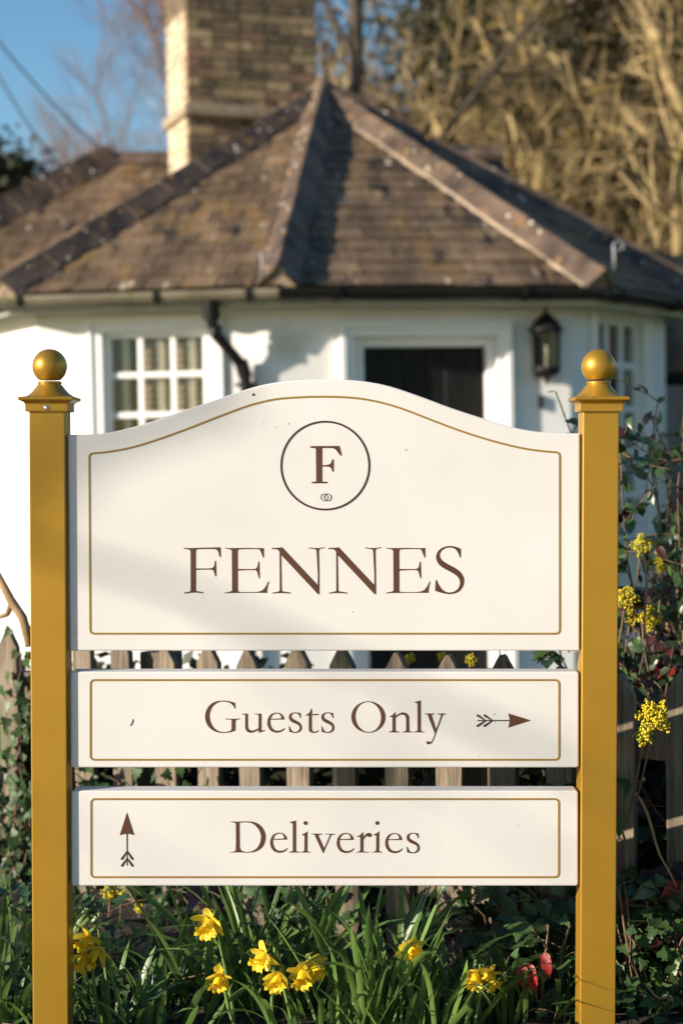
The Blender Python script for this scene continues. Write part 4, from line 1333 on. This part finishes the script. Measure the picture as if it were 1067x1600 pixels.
# red leaf pairs hanging by the right post
redp = empty('red_leaf_sprig', P_(830, 1500, 3.60), 'sprig of three glossy red leaves hanging beside the right gold post', 'leaves')
for x, y, s_ in ((817, 1508, .060), (828, 1506, .062), (852, 1488, .056)):
    place('leaf', rng.choice(MAHX), redp, P_(x, y, 3.60), Vector((rng.uniform(-.1, .1), -.15, -1)), Vector((-.5, -1, .2)), s_)
vine(redp, [P_(838, 1560, 3.63), P_(836, 1525, 3.61), P_(830, 1506, 3.605), P_(817, 1506, 3.60)], .002)
vine(redp, [P_(836, 1525, 3.61), P_(850, 1500, 3.605), P_(852, 1487, 3.60)], .002)

# bare twigs among the leaves on the right
for k, (x0, y0, x1, y1, Z, lab) in enumerate([(988, 1235, 1058, 1388, 3.62, 'long pale bare twig slanting down in the dark right of the sign'), (1003, 862, 1012, 1010, 4.2, 'thin upright brown stem between the blurred mahonia flowers'), (1050, 1565, 1010, 1545, 3.6, 'short broken twig on the ivy at the bottom right')]):
    a, b = P_(x0, y0, Z), P_(x1, y1, Z + .03)
    pts = [a.lerp(b, t) + Vector((.006 * math.sin(t * 6), 0, .008 * math.sin(t * 9))) for t in np.linspace(0, 1, 9)]
    tw = MB(); tw.tube(pts, [.0035 - .0012 * t for t in np.linspace(0, 1, 9)], 6)
    tag(tw.obj('twig', M['twigpale'], smooth=True), lab, 'twig')
bt = empty('bare_shrub', (1.05, 1.5, -.03), 'orange brown bare twiggy shrub at the right edge', 'shrub')
for k in range(26):
    p = Vector((1.02 + rng.uniform(-.10, .25), 1.5 + rng.uniform(-.3, .2), .0))
    pts = walk(p, (rng.gauss(-.10, .22), rng.gauss(-.1, .3), 1.1), 13, .07, .12)
    vine(bt, pts, .006, 'twigpale', 'branch')
    for q in pts[5::3]:
        vine(bt, walk(q, rv(1) + Vector((0, 0, .8)), 5, .05, .15), .003, 'twigpale', 'branch')

# tall leafy shrubs at the right edge, behind the fence
def leafy(label, x0, x1, y0, y1, n, seg, size, mats):
    ts = empty('leafy_shrub', ((x0 + x1) / 2, (y0 + y1) / 2, 0), label, 'shrub', 'leafy shrubs at the right edge')
    cnt = 0; rest = []
    for k in range(n):
        p = Vector((rng.uniform(x0, x1), rng.uniform(y0, y1), .1))
        pts = walk(p, (rng.gauss(0, .10), rng.gauss(0, .1), 1), rng.randint(*seg), .07, .09, Vector((0, 0, .04)))
        vine(ts, pts, .004)
        for q in pts[5:]:
            cand = [q]
            if rng.random() < .6:
                br = walk(q, rv(1) + Vector((0, -.3, .4)), 4, .04, .2); vine(ts, br, .0022, name='branch'); cand = br
            for c_ in cand:
                y_ = rv(1) + Vector((0, -.2, -.2)); n_ = Vector((-.3, -.6, .6)) + rv(.6); s_ = rng.uniform(*size)
                if cnt < 300:
                    place('leaf', rng.choice(mats), ts, c_, y_, n_, s_); cnt += 1
                else: rest.append((c_, y_, n_, s_))
    mb = MB()
    for c_, y_, n_, s_ in rest:
        y = Vector(y_).normalized(); z = (n_ - y * n_.dot(y)).normalized(); x = y.cross(z)
        W = Matrix.Translation(c_) @ Matrix((x, y, z)).transposed().to_4x4() @ Matrix.Diagonal((s_, s_, s_, 1))
        me = rng.choice(mats)
        mb.add([W @ v.co for v in me.vertices], [tuple(f.vertices) for f in me.polygons])
    if mb.V: tag(mb.obj('leaves', M['mah'], ts, smooth=True), kind='stuff')


leafy('tall dark leafy shrub with small glossy leaves against the right wall of the lodge', .85, 1.03, .95, 1.30, 27, (14, 20), (.026, .046), MAHO * 4 + MAHR)
leafy('dense lower leafy shrub crowding behind the right gold post', .70, 1.05, .70, 1.05, 20, (7, 12), (.026, .046), MAHO * 3 + MAHR)

# cut branch against the white wall on the left
cb = MB()
cb.tube([P_(-14, 880, 4.95), P_(4, 912, 4.93), P_(18, 938, 4.92), P_(36, 965, 4.9), P_(48, 1010, 4.88)], [.013, .013, .014, .015, .015], 8)
cb.tube([P_(20, 940, 4.92), P_(12, 960, 4.93), P_(-10, 968, 4.95)], [.012, .009, .006], 7)
tag(cb.obj('cut_branch', M['twigpale'], smooth=True), 'bare brown branch leaning over the left end of the fence', 'branch')

# daffodil leaves ---------------------------------------------------
def strap(L_, bend, wid, twist, m, kink=0):
    V = []; F = []; N_ = 9
    a = 0; p = Vector((0, 0, 0))
    for i in range(N_ + 1):
        t = i / N_
        ww = .92 * wid * (.75 + .5 * t) * (1 if t < .72 else max(.03, 1 - ((t - .72) / .28) ** 1.9)) * .5
        tw = twist * t
        ux = Vector((math.cos(tw), math.sin(tw) * math.cos(a), 0))
        nx = Vector((0, math.cos(a), -math.sin(a)))
        V += [p - ux * ww + nx * ww * -.35, p + nx * 0, p + ux * ww + nx * ww * -.35]
        a += bend / N_ * (.4 + 1.4 * t) + (kink if i == 6 else 0)
        p = p + Vector((0, math.sin(a), math.cos(a))) * (L_ / N_)
    for i in range(N_):
        b = 3 * i
        F += [(b, b + 1, b + 4, b + 3), (b + 1, b + 2, b + 5, b + 4)]
    me = bpy.data.meshes.new('leaf'); me.from_pydata([tuple(v) for v in V], [], F)
    me.polygons.foreach_set('use_smooth', [True] * len(F)); me.materials.append(m); me.update()
    return me


STR = [strap(L_, b, w_, tw, M['daff'], k) for L_, b, w_, tw, k in
       ((.34, .35, .014, .5, 0), (.38, .6, .015, -.7, 0), (.30, .2, .013, .3, 0), (.36, .9, .014, .9, 0), (.40, 1.3, .014, -.5, 0), (.33, .5, .015, 1.2, .9), (.37, .25, .016, -.3, 0), (.28, 1.0, .012, .4, 0))]


def clump(label, c, n, spread, scale=1.0, lean=(0, 0)):
    cl = empty('daffodil_clump', (c[0], c[1], ground_z(c[0], c[1])), label, 'daffodils', 'clumps of daffodil leaves')
    for k in range(n):
        a = rng.uniform(0, 2 * math.pi)
        r_ = spread * math.sqrt(rng.random())
        p = Vector((c[0] + r_ * math.cos(a), c[1] + r_ * math.sin(a) * .7, .02))
        tilt = .10 + .42 * (r_ / spread) * rng.random() + abs(rng.gauss(0, .10))
        R_ = Matrix.Rotation(math.atan2(-math.cos(a) , math.sin(a)) + rng.gauss(0, .6), 4, 'Z') @ Matrix.Rotation(-tilt, 4, 'X')
        R_ = Matrix.Rotation(lean[0], 4, 'Y') @ R_
        s_ = scale * rng.uniform(.75, 1.12)
        link('leaf', rng.choice(STR), cl, Matrix.Translation(p) @ R_ @ Matrix.Rotation(rng.gauss(0, .5), 4, 'Z') @ Matrix.Diagonal((1, s_, s_, 1)))
    return cl


def gx_(px, Z): return at(px, 1560, Z).x
clump('thick clump of daffodil leaves below the middle of the bottom board', (gx_(440, 3.80), .30), 40, .13, 1.04)
clump('upright clump of daffodil leaves right of the sign middle', (gx_(585, 3.64), .14), 46, .10, 1.06, (.04, 0))
clump('clump of daffodil leaves leaning right towards the red leaves', (gx_(680, 3.62), .12), 32, .085, .74, (.20, 0))
clump('clump of daffodil leaves between the left post and the middle', (gx_(330, 3.86), .36), 34, .12, .96, (-.04, 0))
clump('low daffodil leaves in front at the very bottom middle', (gx_(505, 3.62), .12), 30, .16, .60)
clump('sparse daffodil leaves just right of the left gold post', (gx_(215, 3.9), .40), 18, .12, .70)
clump('low dark daffodil leaves at the foot of the right gold post', (gx_(800, 3.72), .22), 30, .14, .50, (.12, 0))
clump('long grassy daffodil leaves left of the left gold post', (gx_(10, 4.0), .50), 64, .16, .76, (.16, 0))
clump('arching daffodil leaves filling the foot of the bed left of the middle', (gx_(255, 3.68), .18), 30, .15, .50, (.10, 0))
clump('fresh daffodil leaves at the very front right of the middle', (gx_(630, 3.60), .10), 26, .10, .60, (.05, 0))
clump('dark daffodil leaves right of the right gold post', (gx_(1010, 3.75), .24), 24, .10, .45)

clump('short daffodil leaves in the dark corner left of the left gold post', (gx_(20, 3.75), .24), 40, .10, .50, (.10, 0))
clump('short daffodil leaves close to the right side of the left gold post', (gx_(165, 3.72), .20), 28, .09, .46, (.05, 0))

# daffodils ---------------------------------------------------------
def petal_mesh(L_, W_, cup, ruffle, seed, m, name):
    r_ = random.Random(seed); V = []; F = []; nu, nv = 6, 5
    ph = r_.uniform(0, 6)
    for i in range(nu + 1):
        t = i / nu
        ww = W_ * math.sin(math.pi * min(.97, .12 + .80 * t)) ** .8
        for j in range(nv):
            s_ = (j / (nv - 1) - .5) * 2
            V.append((s_ * ww / 2, t * L_, cup * (t * t) * L_ + .10 * abs(s_) * ww + ruffle * math.sin(s_ * 5 + t * 7 + ph) * t))
    for i in range(nu):
        for j in range(nv - 1):
            a = i * nv + j; F.append((a, a + 1, a + nv + 1, a + nv))
    me = bpy.data.meshes.new(name); me.from_pydata(V, [], F); me.polygons.foreach_set('use_smooth', [True] * len(F)); me.materials.append(m); me.update()
    return me


def trumpet_mesh(seed):
    r_ = random.Random(seed); V = []; F = []; n_ = 30; prof = [(.004, -.002), (.007, .004), (.0085, .012), (.0095, .020), (.0115, .026), (.0155, .030), (.0175, .0305)]
    for k, (r0, z) in enumerate(prof):
        for i in range(n_):
            a = 2 * math.pi * i / n_
            f = max(0, (k - 3) / 3)
            rr = r0 * (1 + f * .16 * math.sin(a * 6 + seed) + f * .08 * math.sin(a * 13 + 1))
            V.append((rr * math.cos(a), rr * math.sin(a), z + f * .003 * math.sin(a * 9 + seed * 2)))
    for k in range(len(prof) - 1):
        for i in range(n_):
            j = (i + 1) % n_; F.append((k * n_ + i, k * n_ + j, (k + 1) * n_ + j, (k + 1) * n_ + i))
    me = bpy.data.meshes.new('trumpet'); me.from_pydata(V, [], F); me.polygons.foreach_set('use_smooth', [True] * len(F)); me.materials.append(M['trumpet']); me.update()
    return me


PET = [petal_mesh(.032, .023, c, .0018, s_, M['petal'], 'petal') for s_, c in enumerate((.25, .5, -.1, .7, .1))]
TRU = [trumpet_mesh(s_) for s_ in (1, 2, 3)]


def daffodil(px, py, Z, face, label, size=1.0, base=None):
    """face: direction the trumpet points"""
    c = at(px, py, Z); f = Vector(face).normalized()
    bx = c.x + (base if base is not None else rng.uniform(-.03, .03))
    fl = empty('daffodil', (bx, c.y + .02, ground_z(bx, c.y)), label, 'daffodil', 'daffodils in bloom')
    q = f.to_track_quat('Z', 'Y').to_matrix().to_4x4()
    size *= 1.02
    W = Matrix.Translation(c - f * .010 * size) @ q @ Matrix.Diagonal((size, size, size, 1))
    for k in range(6):
        a = k * math.pi / 3 + rng.uniform(-.15, .15)
        link('petal', rng.choice(PET), fl, W @ Matrix.Rotation(a, 4, 'Z') @ Matrix.Translation((0, .003, .0005 * (k % 2))) @ Matrix.Rotation(rng.uniform(-.25, .45), 4, 'X'))
    link('trumpet', rng.choice(TRU), fl, W @ Matrix.Diagonal((1.1, 1.1, 1.2, 1)))
    # a few inner ruffled petals: these are full, crumpled blooms
    for k in range(2):
        link('petal', rng.choice(PET), fl, W @ Matrix.Rotation(rng.uniform(0, 6.28), 4, 'Z') @ Matrix.Translation((0, .002, .004)) @ Matrix.Rotation(rng.uniform(.5, 1.0), 4, 'X') @ Matrix.Diagonal((.8, .8, .8, 1)))
    back = c - f * .012 * size
    neck = back - f * .018 * size + Vector((0, 0, .006))
    top = neck - Vector((f.x, f.y, 0)) * .012 + Vector((0, 0, -.004))
    b0 = Vector((bx, c.y + .02, .0))
    pts = [b0]
    for t in (.3, .55, .8, .93): pts.append(b0.lerp(top + Vector((0, 0, -.03)), t) + Vector((.006 * math.sin(t * 4 + px), 0, 0)))
    pts += [top, neck, back]
    mb = MB(); mb.tube(pts, [.0042, .004, .0038, .0036, .0034, .003, .0028, .0042], 8)
    mb.obj('stem', M['stemgreen'], fl, smooth=True)
    sp = link('spathe', petal_mesh(.028, .009, .6, .002, px, M['spathe'], 'spathe'), fl, Matrix.Translation(top) @ (f + Vector((0, 0, .4))).to_track_quat('Y', 'Z').to_matrix().to_4x4())
    return fl


daffodil(137, 1468, 3.62, (-.35, -.5, -.35), 'topmost daffodil of the drooping three beside the left gold post', .95, .05)
daffodil(152, 1487, 3.60, (-.5, -.5, -.5), 'middle daffodil of the three beside the left gold post, seen from its side', 1.0, .06)
daffodil(133, 1499, 3.60, (-.45, -.6, -.6), 'lowest and leftmost daffodil beside the left gold post', .95, .02)
daffodil(327, 1444, 3.62, (-.35, -.7, -.45), 'highest daffodil, alone under the D of the bottom board', 1.08, .05)
daffodil(342, 1528, 3.58, (-.1, -.7, -.65), 'single round daffodil low below the highest bloom', .95, .05)
daffodil(411, 1496, 3.58, (-.5, -.6, -.4), 'upper left daffodil of the middle cluster', .98, .02)
daffodil(434, 1529, 3.56, (-.3, -.7, -.5), 'lower left daffodil of the middle cluster', 1.0, .03)
daffodil(472, 1523, 3.56, (-.05, -.8, -.5), 'front daffodil of the touching pair in the middle cluster', 1.02, .04)
daffodil(491, 1510, 3.58, (.35, -.7, -.45), 'rear daffodil of the touching pair in the middle cluster', .95, .05)
daffodil(641, 1483, 3.56, (.45, -.8, -.25), 'open daffodil facing right, alone right of the middle', .95, -.03)
daffodil(742, 1524, 3.56, (-.1, -.7, -.6), 'left daffodil of the right hand pair by the red leaves', 1.0, -.04)
daffodil(764, 1527, 3.57, (.4, -.5, -.6), 'right daffodil of the right hand pair by the red leaves', .9, -.03)
daffodil(285, 1531, 3.95, (-.3, -.6, -.6), 'small half hidden orange daffodil among dark leaves on the left', .6, .03)

# short grass and litter on the verge: nobody could count it
gb = MB()
V = []; F = []
for k in range(2600):
    x = rng.uniform(-1.6, 1.6); y = rng.uniform(-.3, 1.6)
    h = rng.uniform(.03, .09); a = rng.uniform(0, 6.28); ww = rng.uniform(.0015, .003); lx, ly = rng.gauss(0, .35) * h, rng.gauss(0, .35) * h
    b = len(V); z = ground_z(x, y) + .01
    dx, dy = math.cos(a) * ww, math.sin(a) * ww
    V += [(x - dx, y - dy, z), (x + dx, y + dy, z), (x + dx * .7 + lx * .4, y + dy * .7 + ly * .4, z + h * .6), (x - dx * .7 + lx * .4, y - dy * .7 + ly * .4, z + h * .6), (x + lx, y + ly, z + h)]
    F += [(b, b + 1, b + 2, b + 3), (b + 3, b + 2, b + 4)]
tag(mk('grass', V, F, M['grass']), kind='stuff')

# ------------------------------------------------------------------ trees
def tubes(brs, sides):
    """numpy mesh of many tapered branches; brs: list of (points Nx3, radii N)"""
    VV = []; FF = []; off = 0
    ang_ = np.arange(sides) * 2 * np.pi / sides
    ca, sa = np.cos(ang_), np.sin(ang_)
    for P, R in brs:
        n_ = len(P)
        T = np.empty_like(P); T[1:-1] = P[2:] - P[:-2]; T[0] = P[1] - P[0]; T[-1] = P[-1] - P[-2]
        T /= np.linalg.norm(T, axis=1)[:, None] + 1e-9
        ref = np.array([0.31, .95, .05]) if abs(T[0][2]) > .8 else np.array([.05, .1, 1.])
        A = np.cross(T, ref); A /= np.linalg.norm(A, axis=1)[:, None] + 1e-9
        B = np.cross(T, A)
        V_ = P[:, None, :] + R[:, None, None] * (ca[None, :, None] * A[:, None, :] + sa[None, :, None] * B[:, None, :])
        VV.append(V_.reshape(-1, 3))
        i = np.arange(n_ - 1)[:, None] * sides; k = np.arange(sides)[None, :]; k2 = (k + 1) % sides
        f = np.stack([i + k, i + k2, i + sides + k2, i + sides + k], -1).reshape(-1, 4) + off
        FF.append(f); off += n_ * sides
    return np.concatenate(VV), np.concatenate(FF)


T0 = [.25]


def grow(r, p, d, L_, rad, lvl, spec, out, ends):
    """spec[lvl]: (segments, wobble, upward pull, children, length ratio, radius ratio, spread)"""
    seg, wob, up, kids, lr, rr, spr = spec[lvl]
    P = [np.array(p, float)]; d = np.array(d, float); d /= np.linalg.norm(d)
    st = L_ / seg; dirs = [d]
    for i in range(seg):
        d = d + r.normal(0, wob, 3) + np.array([0, 0, up]); d /= np.linalg.norm(d)
        P.append(P[-1] + d * st); dirs.append(d)
    P = np.array(P)
    R = rad * (1 - (1 - rr * .9) * np.linspace(0, 1, seg + 1))
    out[lvl].append((P, R))
    if lvl + 1 < len(spec):
        for k in range(kids):
            t = (T0[0] if lvl == 0 else .12) + (1 - T0[0] if lvl == 0 else .86) * (k + r.random()) / kids
            i = min(seg - 1, int(t * seg)); f = t * seg - i
            q = P[i] * (1 - f) + P[i + 1] * f
            v = r.normal(0, 1, 3); v -= dirs[i] * v.dot(dirs[i]); v /= np.linalg.norm(v) + 1e-9
            nd = dirs[i] * math.cos(spr) + v * math.sin(spr)
            grow(r, q, nd, L_ * lr * r.uniform(.65, 1.25) * (1.1 - .5 * t), R[i] * rr * r.uniform(.7, 1), lvl + 1, spec, out, ends)
    else: ends.append((P[-1], d))


def tree(name, label, base, d, L_, rad, spec, seed, bark, twig, stems=1, leaf=None, group='trees behind the lodge', cat='tree', jitter=.5):
    r = np.random.default_rng(seed)
    root = empty(name, base, label, cat, group)
    out = [[] for _ in spec]; ends = []
    for k in range(stems):
        q = np.array(base, float) + (r.normal(0, jitter, 3) * [1, 1, 0] if stems > 1 else 0)
        dd = np.array(d, float) + (r.normal(0, .22, 3) if stems > 1 else 0)
        grow(r, q, dd, L_ * (r.uniform(.8, 1.1) if stems > 1 else 1), rad, 0, spec, out, ends)
    Vt, Ft = tubes(out[0], 9); mknp('trunk', Vt, Ft, bark, root)
    if len(out) > 1 and out[1]:
        Vt, Ft = tubes(out[1], 6); mknp('limbs', Vt, Ft, bark, root)
    rest = [b for lv in out[2:] for b in lv]
    if rest:
        Vt, Ft = tubes(rest, 3); mknp('twigs', Vt, Ft, twig, root)
    if leaf:
        mt_, per, sig, sz = leaf
        E = np.array([e[0] for e in ends]); n_ = len(E) * per
        c = np.repeat(E, per, 0) + r.normal(0, sig, (n_, 3))
        leafcloud(root, c, sz, mt_, r)
    return root


def T(px, Z, z=-.3):
    v = at(px, 700, Z); return (v.x, v.y, z)


GN = [(10, .10, .05, 9, .62, .62, .75), (8, .16, .05, 8, .55, .5, .7), (6, .20, .04, 7, .5, .55, .75), (5, .22, .05, 5, .5, .5, .8), (4, .22, .03, 0, 0, .5, 0)]
tree('bare_tree', 'large gnarled bare tree with pale trunks at the right edge', T(1010, 19.5), (-.10, -.02, 1), 6.4, .26, GN, 3, M['bark'], M['bark'], 3, jitter=.75)
GB = [(9, .12, .07, 9, .62, .62, .7), (7, .19, .05, 8, .58, .6, .75), (6, .24, .03, 7, .5, .59, .8), (5, .26, .03, 5, .5, .61, .8), (3, .2, .04, 0, 0, .6, 0)]
tree('bare_tree', 'golden twiggy bare tree glowing behind the right slope of the roof', T(805, 22), (.0, 0, 1), 6.4, .15, GB, 5, M['bark'], M['bark'], 3, jitter=.6)
tree('bare_tree', 'second golden twiggy tree between the lodge and the gnarled tree', T(890, 24), (-.10, 0, 1), 8.6, .18, GB, 9, M['bark'], M['bark'], 3, jitter=.6)
GT = [(10, .07, .06, 8, .5, .5, .6), (7, .15, .05, 7, .55, .5, .65), (5, .2, .03, 6, .5, .5, .7), (4, .2, .03, 0, 0, .5, 0)]
tree('bare_tree', 'slim dark trunked tree right behind the tip of the roof', T(556, 19), (-.01, 0, 1), 8.8, .15, GT, 12, M['barkdark'], M['barkdark'], 1, jitter=.2)
TE = [(9, .06, .06, 12, .5, .5, .8), (6, .15, .0, 9, .55, .5, .8), (5, .2, .0, 6, .5, .5, .8), (3, .2, 0, 0, 0, .5, 0)]
tree('ivy_clad_tree', 'dark bronze ivy clad tree filling the top right corner', T(930, 26), (0, 0, 1), 10.5, .35, TE, 21, M['barkdark'], M['barkdark'], 1, leaf=(M['bronze'], 60, .45, .13))
tree('ivy_clad_tree', 'bronze ivy clad tree behind the gnarled trunks', T(985, 28), (.02, 0, 1), 8.6, .3, TE, 22, M['barkdark'], M['barkdark'], 1, leaf=(M['bronze'], 56, .45, .13))
tree('ivy_clad_tree', 'dark ivy clad tree at the right border behind the gnarled trunks', T(1080, 24), (0, 0, 1), 9.5, .3, TE, 23, M['barkdark'], M['barkdark'], 1, leaf=(M['ever'], 60, .42, .14))
GP = [(9, .08, .05, 12, .55, .5, .55), (7, .12, .04, 11, .55, .5, .6), (5, .15, .03, 10, .5, .55, .6), (4, .18, .02, 7, .5, .6, .6), (3, .2, .03, 0, 0, .6, 0)]
GQ = [(9, .06, .06, 12, .55, .5, .4), (7, .09, .06, 10, .55, .5, .42), (5, .12, .06, 8, .55, .5, .45), (4, .15, .05, 5, .5, .6, .5), (3, .2, .03, 0, 0, .6, 0)]
tree('bare_tree', 'tall bare tree with fine dark twigs left of the chimney', T(290, 30), (-.16, 0, 1), 9.8, .11, GP, 31, M['barkpurple'], M['barkpurple'], 2, group='bare trees left of the chimney', jitter=.4)
tree('bare_tree', 'purple brown twiggy tree low between the wing roof and the chimney', T(180, 29), (0, 0, 1), 5.4, .11, GQ, 32, M['barkpurple'], M['barkpurple'], 5, group='bare trees left of the chimney', jitter=.9)
tree('conifer', 'dark conifer at the left edge beyond the wing roof', T(-50, 24), (0, 0, 1), 4.9, .2, TE, 41, M['barkdark'], M['barkdark'], 1, leaf=(M['ever'], 36, .26, .16), group=None)
# shrubs behind the lodge at the right
def shrub(label, base, rx, ry, rz, n_, m, seed, sz=.12, group='shrubs behind the lodge'):
    r = np.random.default_rng(seed)
    root = empty('shrub', base, label, 'shrub', group)
    K = 26
    cc = r.normal(0, 1, (K, 3)); cc /= np.linalg.norm(cc, axis=1)[:, None]; cc *= r.uniform(.3, .85, (K, 1)); cc *= [rx, ry, rz]
    c = cc[r.integers(0, K, n_)] + r.normal(0, .24, (n_, 3)) * [rx, ry, rz] + np.array(base) + [0, 0, rz]
    leafcloud(root, c, sz, m, r, 'foliage')
    br = []
    for k in range(9):
        e = np.array(base) + cc[k] + [0, 0, rz]; b = np.array(base); br.append((np.array([b, b * .5 + e * .5 + r.normal(0, .1, 3), e]), np.array([.05, .03, .01])))
    Vt, Ft = tubes(br, 5); mknp('stems', Vt, Ft, M['barkdark'], root)
    return root


shrub('bright green shrub at the foot of the gnarled tree', T(880, 18.5), 1.1, .8, 1.55, 9000, M['green'], 51)
shrub('dark evergreen mass low behind the right roof slope', T(985, 23), 2.2, 1.0, 2.0, 14000, M['ever'], 52, .16)
shrub('bronze thicket behind the golden twigs', T(820, 26), 2.4, 1.2, 2.5, 13000, M['bronze'], 53, .17)
shrub('green hedge beyond the garden to the right of the lodge', (7.5, 8.0, -.3), 1.5, 2.5, 1.5, 16000, M['green'], 54, .12)

GD = [(9, .08, .05, 8, .5, .6, .9), (7, .16, .02, 5, .55, .55, .8), (5, .2, .02, 4, .5, .55, .8), (4, .2, .02, 0, 0, .5, 0)]
T0[0] = .56
tree('bare_tree', 'bare roadside tree standing far to the left of the sign', (-12.75, -6.0, 0), (.05, 0, 1), 6.6, .12, GD, 63, M['barkdark'], M['barkdark'], 1, group=None)

# overhead cables at the top left
for k, (a, b, lab) in enumerate([((-60, -10, 15), (250, 300, 16.8), 'upper overhead cable crossing the sky at the top left'), ((-60, 0, 15), (150, 300, 17.0), 'lower overhead cable sagging beside the upper one at the top left')]):
    A0, B0 = at(*a), at(*b)
    pts = [A0.lerp(B0, t) - Vector((0, 0, .35 * (1 + k * .6) * 4 * t * (1 - t) * .5)) for t in np.linspace(0, 1, 16)]
    ext = [A0 + (A0 - pts[1]) * 12]
    mb = MB(); mb.tube(ext + pts, .011, 6)
    tag(mb.obj('overhead_cable', M['cable'], smooth=True), lab, 'cable', 'overhead cables')
